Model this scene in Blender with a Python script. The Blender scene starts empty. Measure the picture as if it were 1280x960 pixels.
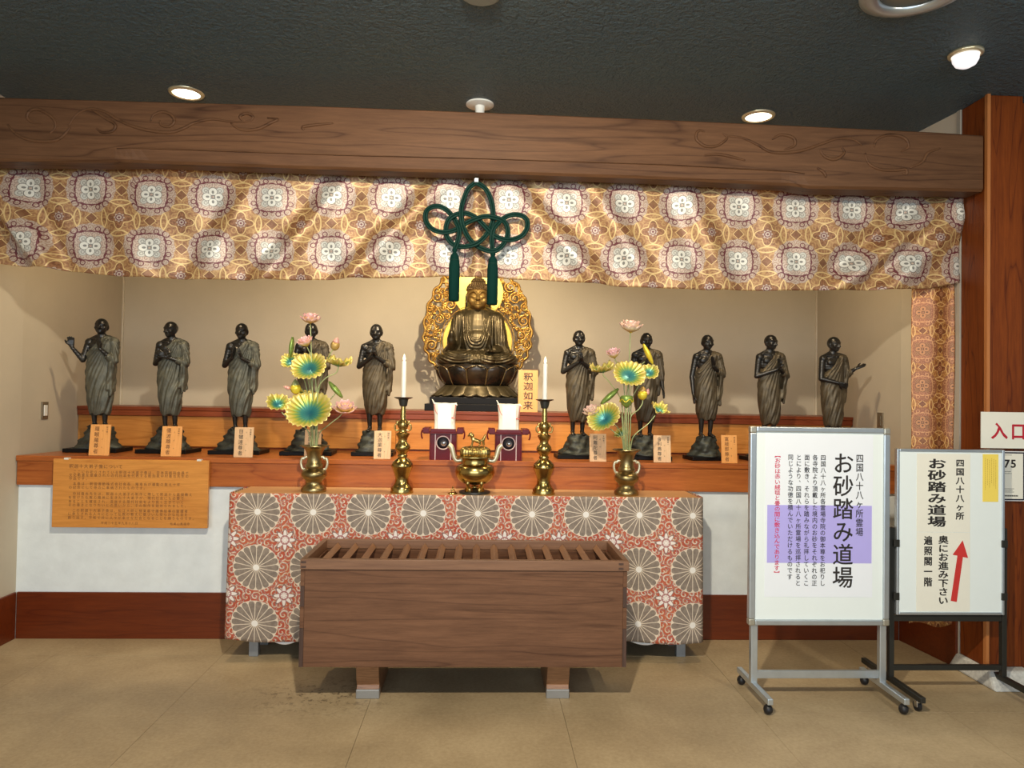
import bpy, bmesh, math, random
import numpy as np
from mathutils import Vector, Matrix
random.seed(7); rng = np.random.RandomState(7)
PI = math.pi
SC = bpy.context.scene
COL = SC.collection

# ------------------------------------------------------------------ camera
F, H = 900.0, 1.4
a_, p_, r_ = .0414, .0195, .0157
FW = np.array([math.sin(a_)*math.cos(p_), math.cos(a_)*math.cos(p_), math.sin(p_)])
R0 = np.array([math.cos(a_), -math.sin(a_), 0.0]); U0 = np.cross(R0, FW)
RR = math.cos(r_)*R0 + math.sin(r_)*U0; UU = -math.sin(r_)*R0 + math.cos(r_)*U0
CAMP = np.array([0, 0, H])
cd = bpy.data.cameras.new('camera'); cam = bpy.data.objects.new('camera', cd); COL.objects.link(cam)
cd.sensor_width = 36; cd.lens = 36*F/1280; cd.clip_start = .05
cam.matrix_world = Matrix(((RR[0], UU[0], -FW[0], 0), (RR[1], UU[1], -FW[1], 0), (RR[2], UU[2], -FW[2], H), (0, 0, 0, 1)))
SC.camera = cam

def W(x, y, Y):      # survey helper: a sight line of the photograph met with the plane at depth Y
    d = FW + RR*(x-640)/F + UU*(480-y)/F
    return CAMP + d*(Y/d[1])

# ------------------------------------------------------------------ world and lights
w = bpy.data.worlds.new('world'); SC.world = w; w.use_nodes = True
w.node_tree.nodes['Background'].inputs[0].default_value = (.80, .90, 1.0, 1)
w.node_tree.nodes['Background'].inputs[1].default_value = .32
SC.view_settings.view_transform = 'Standard'; SC.view_settings.look = 'None'
SC.view_settings.exposure = 0.12; SC.view_settings.gamma = 1.0
SC.view_settings.use_curve_mapping = False

def area(name, loc, rot, sx, sy, e, col):
    l = bpy.data.lights.new(name, 'AREA'); l.shape = 'RECTANGLE'; l.size = sx; l.size_y = sy; l.energy = e; l.color = col
    o = bpy.data.objects.new(name, l); COL.objects.link(o); o.location = loc; o.rotation_euler = rot; return o
def spot(name, loc, tgt, e, col, ang=90, blend=.6, rad=.03):
    l = bpy.data.lights.new(name, 'SPOT'); l.energy = e; l.color = col; l.spot_size = math.radians(ang); l.spot_blend = blend; l.shadow_soft_size = rad
    o = bpy.data.objects.new(name, l); COL.objects.link(o); o.location = loc
    o.rotation_euler = (Vector(tgt)-Vector(loc)).to_track_quat('-Z', 'Y').to_euler(); return o
# daylight of the glazed entrance behind the visitor
area('entrance_daylight', (-.8, -3.2, 1.8), (PI/2, 0, 0), 6.0, 2.0, 165, (.80, .91, 1.0))
WARM = (1.0, .76, .45)
cs = W(600, 124, 3.74)
spot('altar_spotlight_lamp', (cs[0], 3.80, 2.70), (-.2, 5.05, 1.55), 150, (1, .80, .52), 104, .8, .022)
for px_ in (233, 948):
    d_ = W(px_, 116 if px_ < 500 else 145, 3.74)
    spot('downlight_lamp', (d_[0], 3.84, 2.86), (d_[0]*1.12, 5.0, 1.0), 52, WARM, 140, .7, .05)
# ceiling lamps of the hall, out of view above the visitor
spot('hall_lamp', (-.1, 1.05, 2.85), (-.1, 2.9, 0.6), 290, (1, .87, .66), 150, .8, .05)
spot('hall_lamp', (2.4, 1.0, 2.85), (2.0, 2.9, 0.6), 70, (1, .87, .66), 150, .8, .07)

# ------------------------------------------------------------------ node helpers
class N:
    def __init__(s, nt, sock): s.nt, s.s = nt, sock
    def m(s, op, b=None, c=None):
        n = s.nt.nodes.new('ShaderNodeMath'); n.operation = op
        for i, v in enumerate((s, b, c)):
            if v is None: continue
            if isinstance(v, N): s.nt.links.new(v.s, n.inputs[i])
            else: n.inputs[i].default_value = v
        return N(s.nt, n.outputs[0])
    def __add__(s, b): return s.m('ADD', b)
    def __sub__(s, b): return s.m('SUBTRACT', b)
    def __mul__(s, b): return s.m('MULTIPLY', b)
    def __truediv__(s, b): return s.m('DIVIDE', b)
    def __neg__(s): return s*-1.0
    def lt(s, b): return s.m('LESS_THAN', b)
    def gt(s, b): return s.m('GREATER_THAN', b)
    def fr(s): return s.m('FRACT')
    def sin(s): return s.m('SINE')
    def cos(s): return s.m('COSINE')
    def abs(s): return s.m('ABSOLUTE')
    def mn(s, b): return s.m('MINIMUM', b)
    def mx(s, b): return s.m('MAXIMUM', b)
    def pw(s, b): return s.m('POWER', b)
def hyp(a, b): return (a*a+b*b).m('SQRT')
def band(v, c, wd): return (v-c).abs().lt(wd)
class Mat:
    def __init__(s, name, rough=.5, metal=0, spec=.5):
        s.mat = bpy.data.materials.new(name); s.mat.use_nodes = True; s.nt = s.mat.node_tree
        s.b = s.nt.nodes['Principled BSDF']; s.b.inputs['Roughness'].default_value = rough
        s.b.inputs['Metallic'].default_value = metal; s.b.inputs['Specular IOR Level'].default_value = spec
    def node(s, t, **kw):
        n = s.nt.nodes.new(t)
        for k, v in kw.items(): setattr(n, k, v)
        return n
    def lk(s, a, b): s.nt.links.new(a.s if isinstance(a, N) else a, b)
    def coord(s, kind='Object', scale=(1, 1, 1), rot=(0, 0, 0)):
        tc = s.node('ShaderNodeTexCoord'); mp = s.node('ShaderNodeMapping')
        mp.inputs['Scale'].default_value = scale; mp.inputs['Rotation'].default_value = rot
        s.lk(tc.outputs[kind], mp.inputs[0]); return mp.outputs[0]
    def noise(s, vec, scale=5, detail=4, rough=.6, dist=0):
        n = s.node('ShaderNodeTexNoise'); n.inputs['Scale'].default_value = scale; n.inputs['Detail'].default_value = detail
        n.inputs['Roughness'].default_value = rough; n.inputs['Distortion'].default_value = dist
        s.lk(vec, n.inputs['Vector']); return N(s.nt, n.outputs['Fac'])
    def sep(s, vec):
        n = s.node('ShaderNodeSeparateXYZ'); s.lk(vec, n.inputs[0]); return [N(s.nt, o) for o in n.outputs]
    def ramp(s, fac, stops):
        n = s.node('ShaderNodeValToRGB'); cr = n.color_ramp
        while len(cr.elements) < len(stops): cr.elements.new(.5)
        for e, (p, c) in zip(cr.elements, stops): e.position = p; e.color = (*c, 1)
        s.lk(fac, n.inputs[0]); return n.outputs[0]
    def mix(s, fac, a, b, blend='MIX'):
        n = s.node('ShaderNodeMixRGB', blend_type=blend)
        for i, v in enumerate((fac, a, b)):
            if isinstance(v, tuple): n.inputs[i].default_value = (*v, 1)
            elif isinstance(v, (int, float)): n.inputs[i].default_value = v
            else: s.lk(v, n.inputs[i])
        return n.outputs[0]
    def col(s, c):
        if isinstance(c, tuple): s.b.inputs['Base Color'].default_value = (*c, 1)
        else: s.lk(c, s.b.inputs['Base Color'])
        return s
    def bump(s, h, strength=.3, dist=.01):
        n = s.node('ShaderNodeBump'); n.inputs['Strength'].default_value = strength; n.inputs['Distance'].default_value = dist
        s.lk(h, n.inputs['Height']); s.lk(n.outputs[0], s.b.inputs['Normal']); return s
    def rough(s, v): s.lk(v, s.b.inputs['Roughness']); return s
    def spirals(s, vec, scale, turns=26, rnd=.7, seedoff=0):
        v = s.node('ShaderNodeTexVoronoi', voronoi_dimensions='2D'); v.inputs['Scale'].default_value = scale
        v.inputs['Randomness'].default_value = rnd; s.lk(vec, v.inputs['Vector'])
        sc_ = s.node('ShaderNodeVectorMath', operation='SUBTRACT'); s.lk(vec, sc_.inputs[0]); s.lk(v.outputs['Position'], sc_.inputs[1])
        dx, dy, _ = s.sep(sc_.outputs[0])
        return (dy.m('ARCTAN2', dx) + N(s.nt, v.outputs['Distance'])*turns).sin()
def plain(name, c, rough=.5, metal=0, spec=.5, var=.0, vs=12, bump=0, bs=60):
    m = Mat(name, rough, metal, spec)
    co = m.coord()
    k = var if var else .08
    nz = m.noise(co, vs, 4)
    m.col(m.ramp(nz, [(.25, tuple(x*(1-k) for x in c)), (.75, tuple(min(1, x*(1+k)) for x in c))]))
    if bump: m.bump(m.noise(co, bs, 3), bump, .004)
    return m.mat
def wood(name, dark, light, axis='x', rough=.4, sc=1.0, ringw=.5, bump=.08, spec=.5, offs=0):
    m = Mat(name, rough, 0, spec)
    st = {'x': (.55, 7, 7), 'z': (7, 7, .45), 'y': (7, .55, 7)}[axis]
    st = tuple(v*sc for v in st)
    tc = m.node('ShaderNodeTexCoord'); oi = m.node('ShaderNodeObjectInfo'); ad = m.node('ShaderNodeVectorMath', operation='ADD')
    sm = m.node('ShaderNodeMath', operation='MULTIPLY'); sm.inputs[1].default_value = 9.0; m.lk(oi.outputs['Random'], sm.inputs[0])
    m.lk(tc.outputs['Object'], ad.inputs[0]); m.lk(sm.outputs[0], ad.inputs[1])
    mp = m.node('ShaderNodeMapping'); mp.inputs['Scale'].default_value = st; m.lk(ad.outputs[0], mp.inputs[0]); v = mp.outputs[0]
    big = m.noise(v, 1.0, 2, .5, .4)
    rings = (((big*24).sin().abs()*-1.0)+1.0).pw(5.0)
    fine = m.noise(v, 9, 5, .7); slow = m.noise(v, .55, 2, .5)
    f = fine*.60 + slow*.36 + rings*(ringw*.36)
    m.col(m.ramp(f, [(.33, light), (.50, tuple(a*.4+b*.6 for a, b in zip(dark, light))), (.80, dark), (1.0, tuple(x*.6 for x in dark))]))
    m.bump(fine, bump, .004)
    return m.mat

M = {}
M['wall'] = plain('wall_plaster', (.52, .465, .37), .85, var=.05, vs=3, bump=.15, bs=90)
M['plaster'] = plain('white_plaster', (.80, .87, .90), .8, var=.07, vs=9, bump=.2, bs=50)
m = Mat('ceiling_stipple', .55); co = m.coord(); nz = m.noise(co, 46, 3, .6)
m.col(m.ramp(m.noise(co, .6, 2), [(.3, (.065, .115, .155)), (.7, (.10, .14, .155))])); m.bump(nz, 1.0, .03); M['ceiling'] = m.mat
m = Mat('floor_slab', .55); co = m.coord()
n1 = m.noise(co, 1.6, 5, .62, .3); n2 = m.noise(co, 60, 4, .7)
c1 = m.ramp(n1, [(.3, (.25, .178, .092)), (.5, (.38, .28, .155)), (.70, (.54, .42, .25))])
c2 = m.mix(.35, c1, m.ramp(n2, [(.3, (.30, .23, .14)), (.7, (.56, .46, .31))]))
geo = m.node('ShaderNodeNewGeometry'); px, py, pz = m.sep(geo.outputs['Position'])
st = hyp(px+.72, (py-3.42)*1.8)
sm_ = (m.noise(geo.outputs['Position'], 26, 5, .75).gt(.56))*((st*-2.1+1.0).mx(0.0))
m.col(m.mix(sm_, c2, (.12, .085, .045))); m.bump(n2, .25, .004); m.rough(n1*.3+.38); M['floor'] = m.mat
M['joint'] = plain('floor_joint', (.34, .255, .155), .8)
M['fascia'] = wood('orange_wood', (.22, .048, .010), (.50, .155, .036), 'x', .3, 1.0, .5, .08, .3)
M['dado'] = wood('amber_wood_panel', (.36, .12, .02), (.66, .30, .075), 'x', .36, .8, .5, .08, .3)
M['molding'] = wood('red_brown_molding', (.11, .018, .006), (.26, .060, .02), 'x', .35, 1.2, .4, .08, .3)
M['base'] = wood('red_brown_base', (.075, .010, .0015), (.17, .030, .004), 'x', .35, 1.0, .5)
M['column'] = wood('red_cedar_column', (.085, .014, .002), (.235, .052, .006), 'z', .45, 1.6, .8, .08, .3)
M['column_edge'] = wood('column_edge', (.40, .13, .035), (.52, .20, .06), 'z', .4, 1.6, .3)
M['beam'] = wood('carved_beam_wood', (.055, .022, .009), (.165, .078, .036), 'x', .55, .85, .75, .15, .25)
M['boxwood'] = wood('offering_box_wood', (.062, .026, .013), (.195, .094, .050), 'x', .5, 1.0, .55, .12, .25)
M['boxend'] = wood('offering_box_endgrain', (.035, .018, .012), (.09, .045, .03), 'z', .6)
M['rail'] = wood('offering_box_rail_wood', (.13, .06, .03), (.27, .14, .075), 'x', .45, 1.0, .3)
M['slat'] = wood('offering_box_slat_wood', (.24, .11, .05), (.42, .22, .11), 'y', .42, 1.0, .4)
M['foot'] = wood('box_foot_wood', (.12, .05, .02), (.34, .17, .08), 'x', .35, 3)
M['tabletop'] = wood('table_top_wood', (.50, .27, .11), (.74, .47, .24), 'x', .3, .8, .4)
M['plaquewood'] = wood('plaque_wood', (.46, .17, .035), (.74, .33, .075), 'x', .3, 1.2, .3, .08, .3)
M['tagwood'] = wood('name_tag_wood', (.60, .36, .18), (.80, .54, .31), 'z', .45, 2.0, .3)
M['tagorange'] = wood('orange_name_tag_wood', (.70, .30, .08), (.86, .42, .13), 'z', .4, 2.0, .3)
M['ink'] = plain('black_ink', (.02, .016, .014), .6)
M['brownink'] = plain('brown_ink', (.16, .06, .02), .6)
M['redink'] = plain('red_ink', (.62, .02, .08), .6)
M['redpaint'] = plain('red_print', (.60, .035, .03), .6)
M['darkred'] = plain('crimson_print', (.50, .01, .03), .6)
M['concrete'] = plain('plinth_concrete', (.52, .52, .49), .8, var=.25, vs=60, bump=.3)
M['bronze'] = plain('dark_bronze', (.030, .028, .026), .33, .55, .6, var=.35, vs=25, bump=.1)
m = Mat('patinated_bronze_robe', .5, .35, .5); co = m.coord()
m.col(m.ramp(m.noise(co, 14, 5, .65), [(.3, (.055, .055, .045)), (.55, (.105, .105, .08)), (.8, (.165, .155, .11))])); m.bump(m.noise(co, 70, 3), .2, .004); M['robe'] = m.mat
m = Mat('patinated_bronze_robe_brown', .5, .35, .5); co = m.coord()
m.col(m.ramp(m.noise(co, 14, 5, .65), [(.3, (.045, .035, .022)), (.55, (.09, .07, .042)), (.8, (.14, .11, .065))])); m.bump(m.noise(co, 70, 3), .2, .004); M['robe2'] = m.mat
M['rock'] = plain('bronze_rock', (.045, .05, .042), .5, .4, .5, var=.5, vs=18, bump=.5, bs=40)
M['plinth'] = plain('black_lacquer_plinth', (.008, .007, .007), .4, 0, .12)
m = Mat('old_gilt_bronze', .38, .65, .6); co = m.coord()
m.col(m.ramp(m.noise(co, 9, 5, .6), [(.3, (.035, .026, .012)), (.55, (.085, .065, .032)), (.8, (.16, .125, .065))])); M['buddha'] = m.mat
m = Mat('lit_face_gilt', .42, .7, .4); co = m.coord()
m.col(m.ramp(m.noise(co, 9, 4), [(.3, (.20, .12, .035)), (.7, (.38, .25, .08))])); M['face'] = m.mat  # lighter gilt, paints in the light falling on the face
m = Mat('dark_hair_bronze', .4, .6, .5); m.col((.14, .09, .04)); M['hair'] = m.mat
m = Mat('black_lacquer_lotus', .2, .2, .4); co = m.coord(); m.col(m.ramp(m.noise(co, 8, 3), [(.4, (.012, .010, .008)), (.8, (.05, .03, .015))])); M['lotusblack'] = m.mat
M['goldedge'] = plain('dull_gold_line', (.36, .25, .10), .35, .8)
m = Mat('gold_leaf', .42, .55, .5); co = m.coord(); m.col(m.ramp(m.noise(co, 6, 3), [(.3, (.66, .46, .08)), (.7, (.76, .56, .13))])); M['goldleaf'] = m.mat
m = Mat('gilt_scrollwork', .34, .75, .5); co = m.coord(); m.col(m.ramp(m.noise(co, 20, 3), [(.3, (.42, .22, .045)), (.7, (.72, .44, .11))])); M['gilt'] = m.mat
m = Mat('gilt_dark_ground', .5, .5, .5); m.col((.22, .10, .025)); M['giltdark'] = m.mat  # darker gilt for the layer behind the scrolls
m = Mat('brass_dull', .34, 1.0); co = m.coord(); m.col(m.ramp(m.noise(co, 12, 3), [(.3, (.27, .20, .085)), (.7, (.42, .33, .16))])); M['brassdull'] = m.mat
m = Mat('brass', .22, 1.0); co = m.coord(); m.col(m.ramp(m.noise(co, 12, 3), [(.3, (.36, .25, .08)), (.7, (.58, .42, .15))])); M['brass'] = m.mat
M['brasspale'] = plain('pale_brass', (.74, .66, .46), .3, .7)
M['iron'] = plain('dark_iron_cup', (.05, .05, .045), .4, .6)
M['wax'] = plain('white_candle_wax', (.92, .90, .84), .35)
M['lacquer'] = plain('crimson_lacquer', (.105, .005, .009), .22, 0, .22)
M['lacqueredge'] = plain('worn_pale_edge', (.60, .45, .45), .3)
M['smoke'] = plain('dark_mirror_disc', (.05, .05, .06), .08, .3, .9)
M['mirror'] = plain('silver_disc', (.45, .47, .52), .12, .9)
M['sack'] = plain('white_wrapping_cloth', (.88, .85, .76), .7)
M['white'] = plain('white_paper', (.90, .91, .90), .6, var=.01)
M['redcord'] = plain('red_cord', (.6, .05, .05), .6)
M['green'] = plain('dark_green_cord', (.003, .032, .024), .6, 0, .2, var=.3, vs=90)
M['greentassel'] = plain('dark_green_tassel', (.002, .030, .024), .8, 0, .12)
M['silver'] = plain('anodised_aluminium', (.56, .62, .66), .32, .75)
M['silver2'] = plain('aluminium_joint', (.50, .48, .40), .35, .7)
M['board'] = plain('white_board_panel', (.82, .90, .90), .45, var=.01)
M['poster'] = plain('poster_paper', (.84, .89, .96), .5, var=.01)
M['purple'] = plain('lilac_band', (.46, .42, .88), .5, var=.02)
M['cream'] = plain('cream_paper', (.84, .83, .73), .6, var=.02)
M['yellow'] = plain('yellow_slip', (.92, .72, .13), .6, var=.02)
M['yellowink'] = plain('ochre_ink', (.55, .38, .05), .6)
M['blackmetal'] = plain('black_metal', (.035, .035, .03), .4, .4)
M['rubber'] = plain('black_rubber', (.012, .012, .014), .45)
M['chrome'] = plain('chrome', (.6, .6, .6), .2, 1)
M['navy'] = plain('navy_frame', (.012, .014, .035), .5)
M['whiteplastic'] = plain('white_plastic', (.80, .81, .78), .35)
M['greyplastic'] = plain('grey_plastic', (.25, .26, .23), .6)
M['bronzeplate'] = plain('bronze_switch_plate', (.22, .18, .12), .35, .6)
M['tablegrey'] = plain('grey_table_leg', (.30, .32, .34), .4, .5)
M['dark'] = plain('table_shade_dark', (.02, .025, .035), .7)
M['steel'] = plain('worn_steel_cap', (.35, .35, .34), .4, .6)
M['cloth_tab'] = plain('pale_cloth_tab', (.60, .52, .30), .8)
M['tape'] = plain('clear_bracket', (.75, .75, .70), .3)
for nm, c, e in (('bulb_on', (1, .86, .62), 9), ('bulb_lamp', (.95, .93, .95), .75), ('flame', (1, .85, .6), 1.6)):
    m = Mat(nm, .4); m.col(c); m.b.inputs['Emission Color'].default_value = (*c, 1); m.b.inputs['Emission Strength'].default_value = e; M[nm] = m.mat

def brocade(name, g_d, g_m, g_l, disc, line, gold, petal=(.88, .86, .78), rough=.42, phase=(0, 0), cell=.305, cellv=None):
    cellv = cellv or cell
    m = Mat(name, rough, .22, .6)
    uv = m.coord('UV'); u, v, _ = m.sep(uv)
    u = (u+phase[0])/cell; v = (v+phase[1])/cellv
    a = u.fr()-.5; b = v.fr()-.5; r = hyp(a, b); th = b.m('ARCTAN2', a)
    c = (u+.5).fr()-.5; d = (v+.5).fr()-.5; q = hyp(c, d); tq = d.m('ARCTAN2', c)
    nz = m.noise(uv, 26, 4, .7)
    colr = m.ramp(nz, [(.3, g_d), (.5, g_m), (.7, g_l)])
    sp = m.spirals(uv, 26, 13)
    colr = m.mix(sp.gt(.45)*.55, colr, g_l)
    # interlacing ogee lattice
    q2 = hyp((a.abs()-.5), b); q3 = hyp(a, (b.abs()-.5))
    lat = (band(q2, .27, .011) + band(q3, .27, .011) + band(q, .33, .011)).mn(1.0)
    colr = m.mix(lat, colr, gold)
    dia = ((a.abs()-.5).abs()+b.abs()).lt(.10) + (a.abs()+(b.abs()-.5).abs()).lt(.10)
    colr = m.mix(dia.mn(1.0)*.8, colr, g_d)
    colr = m.mix((band((a.abs()-.5).abs()+b.abs(), .10, .008)+band(a.abs()+(b.abs()-.5).abs(), .10, .008)).mn(1.0), colr, gold)
    # quatrefoil between the medallions
    rq = (tq*4).cos()*.045+.165
    colr = m.mix(q.lt(rq), colr, m.ramp(m.noise(uv, 90, 2), [(.4, g_d), (.6, g_m)]))
    colr = m.mix(band(q, rq, .010), colr, gold)
    colr = m.mix((q.lt((tq*8).cos()*.012+.075)), colr, tuple(x*.9 for x in disc))
    colr = m.mix((band(q, .05, .008)+q.lt(.018)).mn(1.0), colr, line)
    # round medallion
    rr = (th*16).cos()*.008+.405
    inside = r.lt(rr)
    fine = m.spirals(uv, 42, 13)
    dc = m.mix(fine.gt(.1)*.55, disc, tuple(x*.62+y*.38 for x, y in zip(g_m, line)))
    colr = m.mix(inside, colr, dc)
    sq = (a.abs().pw(3.5)+b.abs().pw(3.5)).pw(1/3.5)
    wob = ((a*44).cos()*(b*44).cos())*.012+.262
    colr = m.mix((sq.lt(wob)), colr, m.mix(m.spirals(uv, 40, 13).gt(.35)*.5, tuple(min(1, x*1.12) for x in disc), line))
    colr = m.mix(band(sq, wob, .011), colr, line)
    cx = a.abs()-.262; cy = b.abs()-.262; rc = hyp(cx, cy)
    colr = m.mix(band(rc, .055, .010)*rr.gt(r), colr, line)
    cx = a.abs()-.11; cy = b.abs()-.305; rc = hyp(cx, cy); cx2 = a.abs()-.305; cy2 = b.abs()-.11; rc2 = hyp(cx2, cy2)
    colr = m.mix((band(rc, .04, .008)+band(rc2, .04, .008)).mn(1.0), colr, line)
    fl = (th*4).cos()*.055+.125
    grey = tuple(x*.42 for x in petal); dk = tuple(x*.2 for x in petal)
    dg = hyp(a.abs()-.115, b.abs()-.115); c1_ = hyp(a.abs()-.098, b).mn(hyp(a, b.abs()-.098))
    colr = m.mix(dg.lt(.066), colr, grey); colr = m.mix(dg.lt(.056), colr, tuple(x*.8 for x in petal)); colr = m.mix(band(dg, .026, .007), colr, grey)
    colr = m.mix(c1_.lt(.078), colr, dk); colr = m.mix(c1_.lt(.068), colr, petal)
    pr = hyp((a.abs()-.088)*.7, b).lt(.021)+hyp(a, (b.abs()-.088)*.7).lt(.021)+band(r, .03, .009)
    colr = m.mix(pr.mn(1.0), colr, tuple(x*.3 for x in petal))
    m.col(colr)
    wv = m.noise(m.coord('UV', (1, 6, 1)), 260, 2, .6)
    m.bump(wv+fine*.15, .25, .002)
    return m.mat
M['brocade'] = brocade('gold_brocade', (.19, .075, .035), (.34, .165, .075), (.56, .36, .155), (.52, .42, .345), (.15, .035, .045), (.70, .51, .235), petal=(.76, .75, .69), phase=(.1525-float(W(189.5, 240, 3.74)[0]), .1435-float(W(189.5, 308.5, 3.74)[2])), cellv=.287)
M['brocade2'] = brocade('orange_brocade', (.15, .04, .014), (.30, .10, .03), (.58, .29, .07), (.26, .09, .04), (.58, .28, .12), (.72, .42, .16), petal=(.46, .20, .08), phase=(.05, .02), cell=.22)

m = Mat('red_chrysanthemum_brocade', .6, .05, .4); uv = m.coord('UV'); u, v, _ = m.sep(uv); cell = .289
u = (u+.0)/cell; v = v/cell
a = u.fr()-.5; b = v.fr()-.5; r = hyp(a, b); th = b.m('ARCTAN2', a)
c = (u+.5).fr()-.5; d = (v+.5).fr()-.5; q = hyp(c, d); tq = d.m('ARCTAN2', c)
s1 = m.spirals(uv, 23, 13, .8); s2 = m.spirals(m.coord('UV', (1, 1, 1), (0, 0, .6)), 13, 12, .8)
CR, CG = (.78, .66, .52), (.33, .26, .20)
red = m.ramp(m.noise(uv, 9, 3), [(.35, (.46, .075, .04)), (.65, (.52, .13, .06))])
colr = m.mix(s1.gt(.50), red, m.ramp(m.noise(uv, 30, 2), [(.4, (.60, .40, .26)), (.6, (.74, .64, .52))]))
colr = m.mix(band(s2, -.6, .16), colr, (.36, .27, .27))
lot = q.lt((tq*8).cos()*.045+.135)
colr = m.mix(q.lt((tq*8).cos()*.05+.165), colr, (.28, .17, .14))
colr = m.mix(lot, colr, (.86, .78, .72))
colr = m.mix(band(q, .072, .012)+((tq*8+PI).cos().gt(.75))*q.lt(.12)*q.gt(.03), colr, (.42, .18, .17))
colr = m.mix(r.lt(.408), colr, CR)
NP = 18
fa = ((th*(NP/(2*PI))+.5).fr()-.5).abs()           # 0 at petal axis, .5 at border
arc = fa*(2*PI/NP)*r                                # lateral distance
hw = (r*(PI/NP))-.0062
dome = (hyp(arc, r-.352)).lt(.052)
pet = ((arc.lt(hw))*(r.lt(.352))+dome*r.gt(.352)*arc.lt(hw)).mn(1.0)
colr = m.mix(pet*r.lt(.398), colr, m.ramp(m.noise(uv, 40, 2), [(.35, (.22, .175, .14)), (.65, (.31, .25, .20))]))
colr = m.mix(r.lt(.055), colr, (.88, .84, .78))
m.col(colr); m.bump(m.noise(m.coord('UV', (1, 8, 1)), 240, 2), .2, .002); M['redbrocade'] = m.mat

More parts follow.
